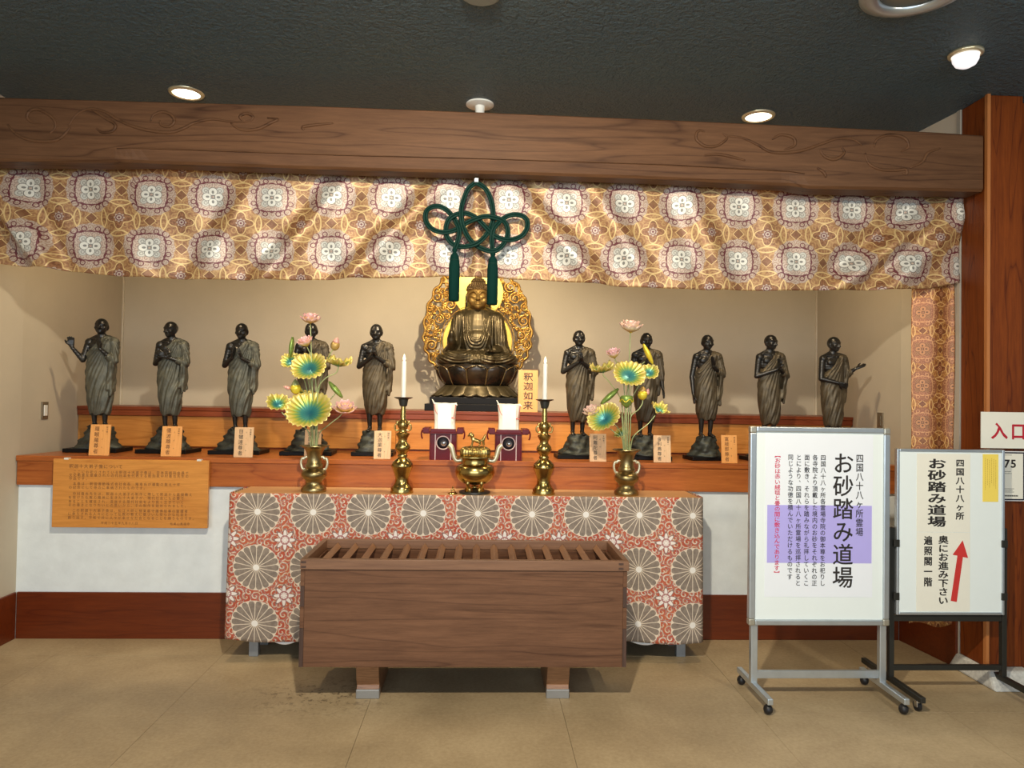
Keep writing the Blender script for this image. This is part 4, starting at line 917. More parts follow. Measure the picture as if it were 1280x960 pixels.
def name_tag(i, x0, x1, y0, y1, Y, txt, kana, label, mat='tagwood', big=None, lean=.08, rz=0.0):
    # local frame at the foot of the tag
    c = W((x0+x1)/2, y1, Y); wd = (x1-x0)*Y/900; ht = (y1-y0)*Y/900
    zb_ = (ZT if big else ZL)+.0005
    t = thing('name_tag', label, 'name tag', (c[0], Y, zb_), None if big else 'wooden name tags before the bronze figures', local=True, rz=rz)
    R = rotx(-lean)
    b = MB(); b.box((-wd/2, 0, 0), (wd/2, .010, ht)); b.v = [tuple(R@np.array(p)+np.array([0, 0, .0])) for p in b.v]; zmin = min(p[2] for p in b.v); b.v = [(x, y, z-zmin) for x, y, z in b.v]
    build('tag_board', b, M[mat], t, bevel=.001)
    b = MB(); n = len(txt); sz = ht*.9/n
    vtext(b, txt, -wd*.16 if not big else 0, ht*.95, -.0012, sz, sz*(.9 if not big else 1.05), sz*.92, 1 if big else 0)
    if kana:
        vtext(b, kana[0], wd*.13, ht*.93, -.0012, ht*.8/max(1, len(kana[0])), .009, .009); vtext(b, kana[1], wd*.34, ht*.95, -.0012, .013, .011, .011)
    b.v = [tuple(R@np.array(p)-np.array([0, 0, zmin])) for p in b.v]
    build('lettering', b, M['ink'] if big else M['brownink'] if mat != 'tagwood' else M['ink'], t)
TG = [(111, 135, 532, 570, 'らごら', '密行第一', 'tagorange', 'before the figure with a raised open hand'),
      (201, 225, 534, 571, 'うばり', '持律第一', 'tagorange', 'second from the left end'),
      (292, 315, 535, 572, 'もくけん', '神通第一', 'tagwood', 'third from the left, pale pinkish wood'),
      (380, 400, 538, 573, 'かせん', '論議第一', 'tagwood', 'partly hidden behind the left brass vase'),
      (467, 488, 537, 572, 'たいか', '頭陀第一', 'tagwood', 'just left of the left candlestick'),
      (737, 758, 541, 576, 'あなだ', '多聞第一', 'tagwood', 'between the right candlestick and the right brass vase'),
      (817, 839, 542, 576, 'しゃふる', '智慧第一', 'tagwood', 'immediately right of the right brass vase'),
      (902, 922, 543.5, 579, 'ふるな', '説法第一', 'tagorange', 'right end, next to the white notice board')]
for i, g in enumerate(TG):
    name_tag(i, g[0], g[1], g[2], g[3], 4.20, TAGS[i], (g[4], g[5]), 'wooden name tag with ink writing, '+g[7], g[6], lean=.10)
name_tag(8, 647.5, 672, 461, 514, 4.862, TAGS[8], None, 'orange wooden name tag with large black writing beside the seated figure', 'tagorange', big=True, lean=.06)

# ------------------------------------------------------------------ SIGN STANDS
def caster(t, x, y, rr, ball=True, rz=0):
    if ball:
        b = MB(); b.ell((x, y, rr), (rr*.92, rr*1.0, rr), 18, 12); b.cap((x, y, rr*1.2), (x, y, rr*2.3), rr*.45, rr*.35, 10); build('caster', b, M['rubber'], t, smooth=True)
    else:
        b = MB(); q = MB(); q.lathe([(rr*.5, -.010), (rr, -.008), (rr, .008), (rr*.5, .010)], (0, 0, 0), 20); b.merge(q, lambda p: (x+p[2], y+p[0], rr+p[1])); ca = build('caster', b, M['rubber'], t, smooth=True, angle=40)
        b = MB(); b.box((x-.014, y-rr*.7, rr*.8), (x+.014, y+rr*.4, rr*2.25)); build('caster_fork', b, M['chrome'], ca, bevel=.004)
YS = 3.375
def SX(x, y=650): return wx(x, y, YS)
def SZ(y, x=1023): return wz(x, y, YS)
gx = (wx(935, 533, YS)+wx(937, 781, YS))/2; gx1 = (wx(1111, 534, YS)+wx(1110, 781, YS))/2; gz1, gz0 = SZ(534), SZ(781)
t = thing('notice_stand', 'silver-framed white notice board with lilac band and long black vertical writing, on casters', 'sign', ((gx+gx1)/2, YS, 0))
fw_ = .030
for lo, hi, n_ in (((gx, gz0+fw_), (gx+fw_, gz1-fw_), 'frame_side'), ((gx1-fw_, gz0+fw_), (gx1, gz1-fw_), 'frame_side'), ((gx+fw_, gz1-fw_*.85), (gx1-fw_, gz1), 'frame_top'), ((gx+fw_, gz0), (gx1-fw_, gz0+fw_*.85), 'frame_bottom')):
    b = MB(); b.box((lo[0], YS-.014, lo[1]), (hi[0], YS+.018, hi[1])); build(n_, b, M['silver'], t, bevel=.005)
for xx in (gx, gx1-fw_):
    for zz in (gz0, gz1-fw_):
        b = MB(); b.box((xx-.001, YS-.015, zz-.001), (xx+fw_+.001, YS+.019, zz+fw_+.001)); build('frame_corner', b, M['silver2'], t, bevel=.006)
b = MB(); b.box((gx+fw_-.004, YS-.004, gz0+fw_-.004), (gx1-fw_+.004, YS+.012, gz1-fw_+.004)); build('panel', b, M['board'], t)
def tX(u, y=650): return wx(930+u/6.737, y, YS-.008)
yy_ = YS-.0052
b = MB(); b.box((tX(178), yy_, SZ(746)), (tX(1086), yy_+.0010, SZ(543))); po = build('poster', b, M['poster'], t)
b = MB(); b.box((tX(197), yy_-.0007, SZ(703.5)), (tX(1078), yy_-.0001, SZ(631.5))); build('lilac_band', b, M['purple'], po)
yy_ -= .0013
pxm = (YS-.008)/900
b = MB()
def vt(b, s, u, y0, y1, gw, bold=0, gh=None):
    pt = (SZ(y0)-SZ(y1))/len(s); vtext(b, s, tX(u), SZ(y0), yy_, pt, gw*pxm, (gh or gw)*pxm, bold)
vt(b, SIGN_TXT['c1'], 834, 564.5, 735.5, 27.5, 1, 28.5); build('title_lettering', b, M['ink'], po); b = MB(); vt(b, SIGN_TXT['c0'], 973, 566.5, 670, 10.2, 1, 11.4)
for s_, u in zip(('b1', 'b2', 'b3', 'b4', 'b5'), (665, 597, 528, 459, 390)): vt(b, SIGN_TXT[s_], u, 568, 568+7.83*len(SIGN_TXT[s_]), 7.1, 1, 7.7)
build('black_lettering', b, M['ink'], po)
b = MB(); vt(b, SIGN_TXT['rd'], 280, 566, 720, 7.6, 1, 6.9); build('red_lettering', b, M['redink'], po)
pz = .072; pl, pr_ = SX(942.5, 850), SX(1103.5, 850)
for xx in (pl, pr_):
    b = MB(); b.box((xx-.016, YS-.002, pz), (xx+.016, YS+.026, gz0+.03)); build('post', b, M['silver'], t, bevel=.003)
b = MB(); b.box((pl+.016, YS+.004, SZ(848.5)), (pr_-.016, YS+.022, SZ(839))); build('crossbar', b, M['silver'], t, bevel=.002)
for i, xx in enumerate((pl, pr_)):
    f0, f1 = 3.19, 3.57
    b = MB(); b.box((xx-.013, f0-.012, .050), (xx+.013, f1, .078)); build('foot_bar', b, M['silver'], t, bevel=.004)
    caster(t, xx, f0+.016, .0225); caster(t, xx, f1-.03, .0225)

YB2 = 3.44
def BX(x, y=650): return wx(x, y, YB2)
def BZ(y, x=1186): return wz(x, y, YB2)
t = thing('direction_stand', 'black-framed white notice board with red arrow and yellow slip, standing on casters', 'sign', ((BX(1119)+BX(1254))/2, YB2, 0))
hx0, hx1, hz1, hz0 = BX(1119.5), BX(1254), BZ(561.5), BZ(768)
b = MB(); b.box((hx0+.01, YB2-.006, hz0+.01), (hx1-.01, YB2+.008, hz1-.01)); pn = build('panel', b, M['board'], t)
fw_ = .013
for lo, hi, n_ in (((hx0, hz0), (hx0+fw_, hz1), 'frame_side'), ((hx1-fw_, hz0), (hx1, hz1), 'frame_side'), ((hx0+fw_, hz1-fw_), (hx1-fw_, hz1), 'frame_top'), ((hx0+fw_, hz0), (hx1-fw_, hz0+fw_), 'frame_bottom')):
    b = MB(); b.box((lo[0], YB2-.012, lo[1]), (hi[0], YB2+.012, hi[1])); build(n_, b, M['silver'], t, bevel=.003)
y2 = YB2-.0072
def paper(n_, x0, x1, y0, y1, m_, yv, par): b = MB(); b.box((BX(x0), yv, BZ(y1)), (BX(x1), yv+.0009, BZ(y0))); return build(n_, b, M[m_], par)
pa = paper('upper_paper', 1144.7, 1211.5, 567, 664.8, 'cream', y2, t); pb = paper('lower_paper', 1144.7, 1211.5, 665.2, 764, 'cream', y2, t); py = paper('yellow_slip', 1227, 1246.5, 567, 626.5, 'yellow', y2, t)
yt2 = y2-.0006; pxm2 = YB2/900
def vt2(b, s, x, y0, y1, gw, gh, bold=2): vtext(b, s, BX(x), BZ(y0), yt2, (BZ(y0)-BZ(y1))/len(s), gw*pxm2, gh*pxm2, bold)
b = MB(); vt2(b, SIGN_TXT['c1'], 1169.5, 572.5, 659, 24.5, 14, 2); build('title_lettering', b, M['ink'], pa); b = MB(); vt2(b, SIGN_TXT['k0'], 1198.5, 573, 650, 11.3, 10.2, 2); build('lettering', b, M['ink'], pa)
b = MB(); vt2(b, SIGN_TXT['k1'], 1178, 669, 755.5, 13.6, 11, 2); build('direction_lettering', b, M['ink'], pb); b = MB(); vt2(b, SIGN_TXT['k2'], 1159, 669, 733.5, 11.3, 12, 2); build('lettering', b, M['ink'], pb)
b = MB()
def ar(u, v): return (BX(1110+u/7.38), BZ(660+v/7.38))
A = [ar(*p) for p in ((680, 110), (730, 272), (683, 264), (627, 678), (572, 668), (632, 252), (588, 244))]
b.prism(A[::-1], yt2-.0002, yt2+.0004); build('red_arrow', b, M['redpaint'], pb)
b = MB()
for i in range(6):
    x = BX(1230.2+i*2.6); z1_, z0_ = BZ(572+(i % 3)), BZ(612-(i*7) % 11)
    z = z1_
    while z > z0_:
        h = random.uniform(.004, .009); b._add([(x-.0011, yt2, z-h), (x+.0011, yt2, z-h), (x+.0011, yt2, z), (x-.0011, yt2, z)], [(0, 1, 2, 3)]); z -= h+.0025
build('fine_lettering', b, M['yellowink'], py)
bpl, bpr = BX(1115.8), BX(1256.3)
for xx in (bpl, bpr):
    b = MB(); b.box((xx-.012, YB2+.0, .072), (xx+.012, YB2+.026, BZ(660))); build('post', b, M['blackmetal'], t, bevel=.002)
for y0, y1 in ((777, 769.5), (838.5, 832)):
    b = MB(); b.box((bpl+.012, YB2+.003, BZ(y0)), (bpr-.012, YB2+.024, BZ(y1))); build('crossbar', b, M['blackmetal'], t, bevel=.002)
for xx, s_ in ((hx0, 1), (hx1, -1)):
    for yv in (679, 745):
        b = MB(); b.box((xx-.014, YB2-.014, BZ(yv)-.018), (xx+.014, YB2+.014, BZ(yv)+.018)); build('board_clip', b, M['blackmetal'], t, bevel=.002)
for xx in (bpl, bpr):
    ex = .0
    b = MB(); b.box((xx-.013, 3.19, .052), (xx+.013, 3.70, .078)); build('foot_bar', b, M['blackmetal'], t, bevel=.003)
    caster(t, xx+.004, 3.24, .024, False); caster(t, xx+.004, 3.64, .024, False)

# papers on the column
YC = 3.539
x0, x1 = wx(1226, 540, YC-.02), cx1+.05
t = thing('entrance_sign', 'white sign with two big red characters fixed to the right column', 'sign', ((x0+x1)/2, YC, wz(1250, 560, YC)))
b = MB(); b.box((x0, YC-.022, wz(1250, 560, YC)), (x1, YC-.018, wz(1250, 515, YC))); build('sign_sheet', b, M['cream'], t)
b = MB(); b.box((cx0+.02, YC-.018, wz(1250, 552, YC)), (cx1-.01, YC+.0, wz(1250, 522, YC))); build('mounting_block', b, M['white'], t)
b = MB(); glyph(b, '入', wx(1245, 538, YC), wz(1250, 538.5, YC), YC-.0226, 22.5*YC/900, 22*YC/900, 2); glyph(b, '口', wx(1268.5, 538, YC), wz(1268, 539, YC), YC-.0226, 20.5*YC/900, 23*YC/900, 2); build('red_lettering', b, M['darkred'], t)
t = thing('framed_poster', 'small navy-bordered poster reading 75 on the column behind the arrow board', 'poster', (wx(1262, 626, YC), YC, wz(1262, 627, YC)))
fx0, fx1, fz0, fz1 = wx(1243, 595, YC), wx(1279.5, 595, YC), wz(1262, 626, YC), wz(1262, 564, YC)
b = MB(); b.box((fx0, YC-.006, fz0), (fx1, YC+.001, fz1)); build('white_edge', b, M['white'], t)
b = MB(); b.box((fx0+.002, YC-.008, fz0+.004), (fx1-.003, YC-.0055, fz1-.004)); build('navy_border', b, M['navy'], t)
b = MB(); b.box((fx0+.008, YC-.0095, fz0+.011), (fx1-.010, YC-.0075, fz1-.011)); build('poster_sheet', b, M['cream'], t)
b = MB(); glyph(b, '7', wx(1260.2, 580, YC), wz(1262, 579, YC), YC-.0101, .060, .056, 2); glyph(b, '5', wx(1268.4, 580, YC), wz(1262, 579, YC), YC-.0101, .060, .056, 2)
for yv, wv in ((569, 9), (589.5, 8), (592, 9), (611, 12), (613, 10), (615, 12)):
    z = wz(1262, yv, YC); x = wx(1252, 590, YC)
    while x < wx(1254+wv, 590, YC): b._add([(x, YC-.0101, z), (x+.003, YC-.0101, z), (x+.003, YC-.0101, z+.0025), (x, YC-.0101, z+.0025)], [(0, 1, 2, 3)]); x += .0042
z = wz(1262, 620.3, YC); x = wx(1252, 590, YC)
for i in range(12): b._add([(x, YC-.0101, z), (x+.005, YC-.0101, z), (x+.005, YC-.0101, z+.007), (x, YC-.0101, z+.007)], [(0, 1, 2, 3)]); x += .0066
build('black_lettering', b, M['ink'], t)

# ------------------------------------------------------------------ STANDING BRONZE FIGURES
def hand(mb, w, d, n, s=1.0, side=1, curl=.5):
    """w wrist, d finger direction, n palm-facing normal; side picks where the thumb leaves"""
    d = norm(d); n = np.asarray(n, float); n = norm(n-d*np.dot(n, d)); l = np.cross(d, n)*side; w = np.asarray(w, float)
    for i, (o, ln) in enumerate(((-.0165, .033), (-.0055, .038), (.0055, .036), (.0165, .028))):
        b0 = w+l*o*.55*s; b1 = w+d*.040*s+l*o*s; mb.cap(b0, b1, .011*s, .0095*s, 8)
        k1 = b1+(d*math.cos(curl*.5)+n*math.sin(curl*.5))*ln*.55*s; k2 = k1+(d*math.cos(curl*1.3)+n*math.sin(curl*1.3))*ln*.5*s
        k1 = k1+l*o*.25*s; k2 = k2+l*o*.35*s
        mb.cap(b1, k1, .0078*s, .0070*s, 8); mb.cap(k1, k2, .0070*s, .0058*s, 8)
    t0 = w+d*.010*s-l*.014*s; t1 = t0+(d*.7-l*.75+n*.25)*.030*s; t2 = t1+(d*.95-l*.2+n*.3)*.022*s
    mb.cap(t0, t1, .0105*s, .0080*s, 8); mb.cap(t1, t2, .0080*s, .0062*s, 8)
def monk(px_, ytop, ybase, Y, pose, label, headturn=0, robe='robe', rz=0, seed=0, boards=None, lean=0):
    rs = np.random.RandomState(seed)
    c = np.array([wx(px_, ybase, Y), Y, ZL+.0006]); T = W(px_, ytop, Y)[2]-ZL
    root = thing('bronze_figure', label, 'statue', c, 'standing bronze figures on the ledge', local=True, rz=rz)
    pl_h, rk_h = .030*T, .150*T; S = T-pl_h-rk_h; Z = lambda z: z
    # body -------------------------------------------------------
    B = MB()
    B.ell((0, 0, .725), (.104, .060, .115)); B.ell((0, .004, .60), (.088, .056, .11)); B.ell((0, 0, .50), (.092, .062, .08))
    for s_ in (-1, 1):
        B.ell((s_*.104, 0, .778), (.040, .040, .040)); B.cap((s_*.095, .004, .792), (s_*.02, .006, .832), .030, .030)
        B.ell((s_*.044, -.040, .745), (.044, .026, .034)); B.cap((s_*.012, -.046, .805), (s_*.085, -.026, .812), .0075, .0065, 8)
        B.cap((s_*.048, 0, .46), (s_*.050, -.012, .26), .050, .036); B.cap((s_*.050, -.010, .26), (s_*.046, .010, .045), .036, .0195)
        B.ell((s_*.049, .012, .20), (.030, .032, .06)); B.ell((s_*.046, .016, .026), (.022, .026, .024))
        B.cap((s_*.046, .010, .020), (s_*.052, -.062, .013), .021, .014)
        for j in range(5): B.cap((s_*(.052+(j-2)*.0075), -.060, .011), (s_*(.053+(j-2)*.008), -.082+.003*abs(j-1), .008), .0068 if j else .009, .0058, 6)
    B.cap((0, .004, .80), (0, -.004, .875), .038, .033)
    Hd = MB(); h0 = np.array([0, -.004, .93])
    Hd.ell((0, .0, .942), (.049, .060, .058), 20, 14); Hd.ell((0, -.014, .908), (.041, .045, .042), 16, 10); Hd.ell((0, -.040, .885), (.019, .018, .016))
    Hd.cap((0, -.056, .940), (0, -.068, .917), .0065, .0095, 8); Hd.cap((-.011, -.058, .913), (.011, -.058, .913), .0065, .0065, 8)
    for s_ in (-1, 1):
        Hd.cap((s_*.008, -.054, .948), (s_*.032, -.046, .950), .0075, .006, 8); Hd.ell((s_*.019, -.049, .937), (.0095, .008, .0065)); Hd.ell((s_*.028, -.040, .917), (.015, .013, .014))
        Hd.ell((s_*.047, .004, .926), (.007, .012, .019), 10, 8); Hd.ell((s_*.045, .0, .906), (.0055, .007, .009), 8, 6)
    Hd.cap((-.014, -.052, .896), (.014, -.052, .896), .0052, .0052, 8); Hd.cap((-.010, -.051, .889), (.010, -.051, .889), .0056, .0056, 8)
    Rh = rotz(headturn)@rotx(pose.get('nod', .12))
    B.merge(Hd, lambda p: Rh@((np.array(p)-np.array([0, .0, .88]))*np.array([1.16, 1.08, 1.10]))+np.array([0, .0, .868]))
    for s_, key in ((-1, 'R'), (1, 'L')):
        e, w_, d_, n_ = [np.array(q_, float) for q_ in pose[key][:4]]; sh = np.array([s_*.112, .002, .782])
        B.cap(sh, e, .031, .025); B.cap(e, w_, .026, .0165); B.cap(w_, w_+norm(d_)*.02, .017, .016, flat=(n_, .8))
        hand(B, w_+norm(d_)*.012, d_, n_, 1.08, side=pose[key][4] if len(pose[key]) > 4 else -s_, curl=pose.get('curl', .25))
    me = fuse(B, .0052, 2)
    off = np.array([0, 0, pl_h+rk_h])
    V, Nn = mesh_arr(me)
    rib = .0012*np.sin(V[:, 2]*260)*np.exp(-((V[:, 2]-.70)/.05)**2)
    V = V+Nn*rib[:, None]
    me.vertices.foreach_set('co', (V*S+off).ravel()); me.update()
    put_mesh('body', me, M['bronze'], root)
    # robe -------------------------------------------------------
    hem = pose.get('hem', .125)
    prof = [(hem, .078, .062), (hem+.03, .088, .070), (.24, .102, .078), (.36, .113, .084), (.48, .116, .084), (.56, .112, .078), (.64, .108, .074), (.72, .114, .073), (.78, .114, .066), (.82, .075, .055), (.845, .04, .04)]
    bw = pose.get('wide', 1.0)
    q = MB(); vs = []; seg = 28
    for z, rx_, ry_ in prof:
        for k_ in range(seg):
            a = 2*PI*k_/seg; vs.append((rx_*bw*math.cos(a)+.006*math.sin(z*9), ry_*math.sin(a)-.002, z))
    n = len(prof); q._add(vs, [(i*seg+k_, i*seg+(k_+1) % seg, (i+1)*seg+(k_+1) % seg, (i+1)*seg+k_) for i in range(n-1) for k_ in range(seg)]+[tuple(range(seg-1, -1, -1)), tuple((n-1)*seg+k_ for k_ in range(seg))])
    bmx = bmesh.new(); vv = [bmx.verts.new(p) for p in q.v]; [bmx.faces.new([vv[i] for i in f]) for f in q.f]
    cut = pose.get('cut', ((-.12, .625), (.045, .83)))
    (ax, az), (bx_, bz_) = cut; nrm = Vector((-(bz_-az), 0, bx_-ax)).normalized()
    r_ = bmesh.ops.bisect_plane(bmx, geom=bmx.verts[:]+bmx.edges[:]+bmx.faces[:], plane_co=(ax, 0, az), plane_no=nrm, clear_outer=True)
    bmesh.ops.holes_fill(bmx, edges=[e_ for e_ in bmx.edges if e_.is_boundary], sides=0)
    q = MB(); q.v = [tuple(v_.co) for v_ in bmx.verts]; bmx.verts.index_update(); q.f = [[v_.index for v_ in f.verts] for f in bmx.faces]; q.mi = [0]*len(q.f); bmx.free()
    eL = np.array(pose['L'][0], float); wL = np.array(pose['L'][1], float)
    if pose.get('cover', True):
        q.ell((.108, .004, .776), (.048, .054, .050)); q.cap((.06, .006, .812), (.115, 0, .79), .034, .038); q.cap((.118, .004, .78), eL, .043, .040); q.cap(eL, eL+(wL-eL)*.35, .038, .033)
        dr = pose.get('drop', .34)
        for j, dy in enumerate((-.02, .012, .04)): q.cap((eL[0]-.008, eL[1]+dy*.6, eL[2]-.01), (eL[0]-.020+.004*j, eL[1]+dy+.012, dr+.02*j), .022, .014, 8)
        q.cap((eL[0]-.02, eL[1]-.03, eL[2]-.02), (eL[0]-.045, eL[1]-.02, dr+.05), .016, .013, 8)
    q.cap((cut[0][0]+.02, -.048, cut[0][1]+.0), (.02, -.072, cut[0][1]+.06), .014, .014, 8); q.cap((.02, -.072, cut[0][1]+.06), (.07, -.055, .80), .014, .016, 8)
    me = fuse(q, .0058, 3); V, Nn = mesh_arr(me)
    x, y, z = V.T; ph = rs.rand(6)*6.28
    phi = np.arctan2(z-.86, x-.10+.18*y)
    th_ = np.arctan2(x, -y)
    d1 = np.sin(phi*62+ph[0]+1.1*np.sin(z*8+ph[1])+.5*np.sin(x*24+ph[4]))
    d2 = np.sin(th_*9-z*30-26*(z-.3)**2*np.sign(z-.3)+ph[2]+1.1*np.sin(z*11+th_*2+ph[3]))
    d3 = np.sin(th_*17-z*46+ph[5]+1.3*np.sin(z*17+ph[0]))
    mixw = 1/(1+np.exp((z-.46)*16)); low = np.exp(-((z-hem)/.05)**2)
    d = d1*(1-mixw)*.8+d2*mixw+.45*d3*(.3+mixw)
    V2 = V+Nn*((.0042*d)*(1-.3*low))[:, None]
    V2[:, 2] += low*.010*np.sin(np.arctan2(y, x)*4+ph[1])
    me.vertices.foreach_set('co', (V2*S+off).ravel()); me.update(); put_mesh('robe', me, M[robe], root)
    # rock and plinth --------------------------------------------
    q = MB(); n = 12; seg = 36; rk = pose.get('rock', 1.0)
    for i in range(n+1):
        f = i/n; rr = (.165-.085*f**.7)*rk
        for k_ in range(seg):
            a = 2*PI*k_/seg; nz_ = 1+.11*math.sin(3*a+ph[0]+f*3)+.08*math.sin(7*a+ph[1]-f*9)+.07*math.sin(f*19+ph[2]+2*a)
            q.v.append(((rr*nz_*math.cos(a)+.012*math.sin(ph[3]))*T, rr*.82*nz_*math.sin(a)*T, pl_h+(rk_h+.006*T)*f+.004*T*math.sin(5*a+f*9)*(0 < f < 1)))
    q.f = [[i*seg+k_, i*seg+(k_+1) % seg, (i+1)*seg+(k_+1) % seg, (i+1)*seg+k_] for i in range(n) for k_ in range(seg)]+[list(range(seg-1, -1, -1)), [n*seg+k_ for k_ in range(seg)]]; q.mi = [0]*len(q.f)
    build('rock_base', q, M['rock'], root, smooth=True)
    q = MB(); hw = .19*T*pose.get('pw', 1); q.box((-hw, -hw*.72, 0), (hw, hw*.72, pl_h)); build('plinth', q, M['plinth'], root, bevel=.003)
PR = dict(R=((-.150, -.02, .60), (-.018, -.105, .690), (.10, -.12, 1), (1, 0, 0), 1), L=((.150, -.02, .60), (.018, -.105, .690), (-.10, -.12, 1), (-1, 0, 0), -1), curl=.08)
def pz_(**kw): d = dict(PR); d.update(kw); return d
OPEN_R = ((-.145, -.03, .615), (-.215, -.085, .725), (-.05, -.15, 1), (.3, -1, .2), 1)
monk(123, 398, 566.5, 4.50, pz_(R=OPEN_R, L=((.135, -.04, .61), (.045, -.115, .715), (-.15, -.1, 1), (-.5, -1, 0), -1), cut=((-.12, .66), (.03, .82)), hem=.12, wide=1.08, curl=.3, nod=.0, drop=.3), 'bronze standing figure at the far left with one open hand raised outward', .12, 'robe', 0.02, 1)
monk(211, 402, 568.5, 4.49, pz_(L=((.150, -.03, .615), (.005, -.115, .665), (-.8, -.3, .55), (-.2, 1, 0), -1), R=((-.140, -.01, .605), (-.030, -.110, .675), (.75, -.3, .6), (.2, 1, .0), 1), curl=.6, hem=.13), 'bronze standing figure second from left, hands clasped, head turned left', -.42, 'robe', -.05, 2)
monk(299, 404, 570.5, 4.49, pz_(R=((-.150, -.01, .60), (-.050, -.10, .67), (.25, -.1, 1), (1, -.2, 0), 1), L=((.150, -.03, .60), (.040, -.12, .665), (-.25, -.05, 1), (-1, -.2, 0), -1), hem=.13), 'bronze standing figure third from left, two hands held apart before the chest', 0, 'robe', 0, 3)
monk(386, 403.5, 571, 4.48, pz_(cut=((-.12, .64), (.0, .80)), hem=.15), 'bronze standing figure mostly hidden behind the left lotus bouquet', 0, 'robe2', .05, 4)
monk(467.5, 405, 572, 4.48, pz_(hem=.16, rock=.85, pw=.82), 'bronze standing figure praying between the left bouquet and the left candle', 0, 'robe2', 0, 5)
monk(721.5, 413, 574.5, 4.46, pz_(hem=.13, rock=.9, pw=.9), 'bronze standing figure praying just right of the right candle', 0, 'robe2', .03, 6)
monk(806, 416, 575.5, 4.46, pz_(R=((-.13, .0, .60), (-.03, -.11, .66), (.3, -.1, 1), (1, 0, 0), 1), L=((.140, -.01, .60), (.155, -.06, .46), (.1, -.2, -1), (-1, 0, 0), 1), cut=((-.12, .64), (.02, .82)), drop=.40, hem=.14), 'bronze standing figure behind the right lotus bouquet, one arm lowered', 0, 'robe2', -.06, 7)
monk(882, 418.5, 577.5, 4.45, pz_(R=((-.150, .0, .585), (-.145, -.03, .42), (.05, -.1, -1), (1, -.2, 0), -1), L=((.145, -.03, .61), (.02, -.115, .685), (-.15, -.1, 1), (-1, -.2, 0), -1), hem=.17, drop=.32, rock=.85, pw=.8), 'bronze standing figure with right arm straight down and left hand at chest', .08, 'robe2', .1, 8)
monk(961, 418.5, 578.5, 4.45, pz_(L=((.150, -.03, .60), (.045, -.12, .665), (-.2, -.1, 1), (-1, 0, 0), -1), R=((-.145, -.02, .595), (.005, -.12, .655), (.45, -.1, .9), (.8, 0, -.3), 1), hem=.13), 'bronze standing figure above the white board, hands joined, head turned right', .40, 'robe2', .12, 9)
monk(1040, 421, 580, 4.44, pz_(R=((-.140, -.02, .585), (-.02, -.115, .545), (.8, -.3, -.35), (0, 1, .5), 1), L=((.135, -.02, .63), (.19, -.09, .69), (.85, -.25, .35), (-.1, -.3, 1), 1), cut=((-.12, .60), (.06, .83)), hem=.12, curl=.25, drop=.36), 'bronze standing figure at the far right with one palm stretched out to the right', .35, 'robe2', .15, 10)

# ------------------------------------------------------------------ SEATED BUDDHA
YBu = 5.06; k = YBu/900
bc = np.array([wx(595.5, 500, YBu), YBu, ZT+.0006])
root = thing('seated_buddha', 'seated gilt bronze Buddha on a black lotus pedestal before an openwork golden halo', 'statue', bc, local=True)
SY = .55
def bp(x, y, z): return np.array([x*k, y*k, z*k])
# stepped base
for lo, hi, hw, dp, n_ in ((0, 8.5, 62, 33, 'base_step'), (8.5, 17, 56, 31, 'base_step')):
    q = MB(); q.box((-hw*k, -dp*k*.95, lo*k), (hw*k, dp*k*.95, hi*k)); build(n_, q, M['plinth'], root, bevel=.003)
def petal_mesh(R0_, R1_, z0, z1, wd, bulge, flare, tip=.5, nu=8, nv=8, thick=1.2, curl=0):
    q = MB()
    def f(u, v, off=0):
        uu = (u-.5)*2; shp = (1-max(0, (v-tip)/(1-tip))**2.4)**.5 if v > tip else 1
        shp = max(shp, .05); a = uu*wd*shp
        R_ = R0_+(R1_-R0_)*v**flare+bulge*math.sin(PI*v*.9)*(1-uu*uu*.75)*1.0+off
        z = z0+(z1-z0)*v; R_ += curl*max(0, v-.75)*4*(1-.5*uu*uu)
        return (R_*math.sin(a)*k, -R_*math.cos(a)*SY*k, z*k)
    q.grid(lambda u, v: f(u, v), nu, nv); return q
def ring(n_, cnt, q, mat, ph=0, rim=None):
    base = build(n_, q, mat, root, smooth=True); md = base.modifiers.new('s', 'SOLIDIFY'); md.thickness = .006; md.offset = -1
    obs = [base]
    for i in range(1, cnt): o = base.copy(); COL.objects.link(o); obs.append(o)
    # rotate about the elliptical axis: bake as new meshes
    for i, o in enumerate(obs):
        a = 2*PI*(i+ph)/cnt; me = base.data.copy() if i else base.data
        o.data = me
    src = [tuple(v_.co) for v_ in base.data.vertices]
    for i, o in enumerate(obs):
        a = 2*PI*(i+ph)/cnt; ca, sa = math.cos(a), math.sin(a)
        for v_, (x, y, z) in zip(o.data.vertices, src): yy = y/SY; v_.co = (x*ca-yy*sa, (x*sa+yy*ca)*SY, z)
        o.data.update(); o.parent = root
    return obs
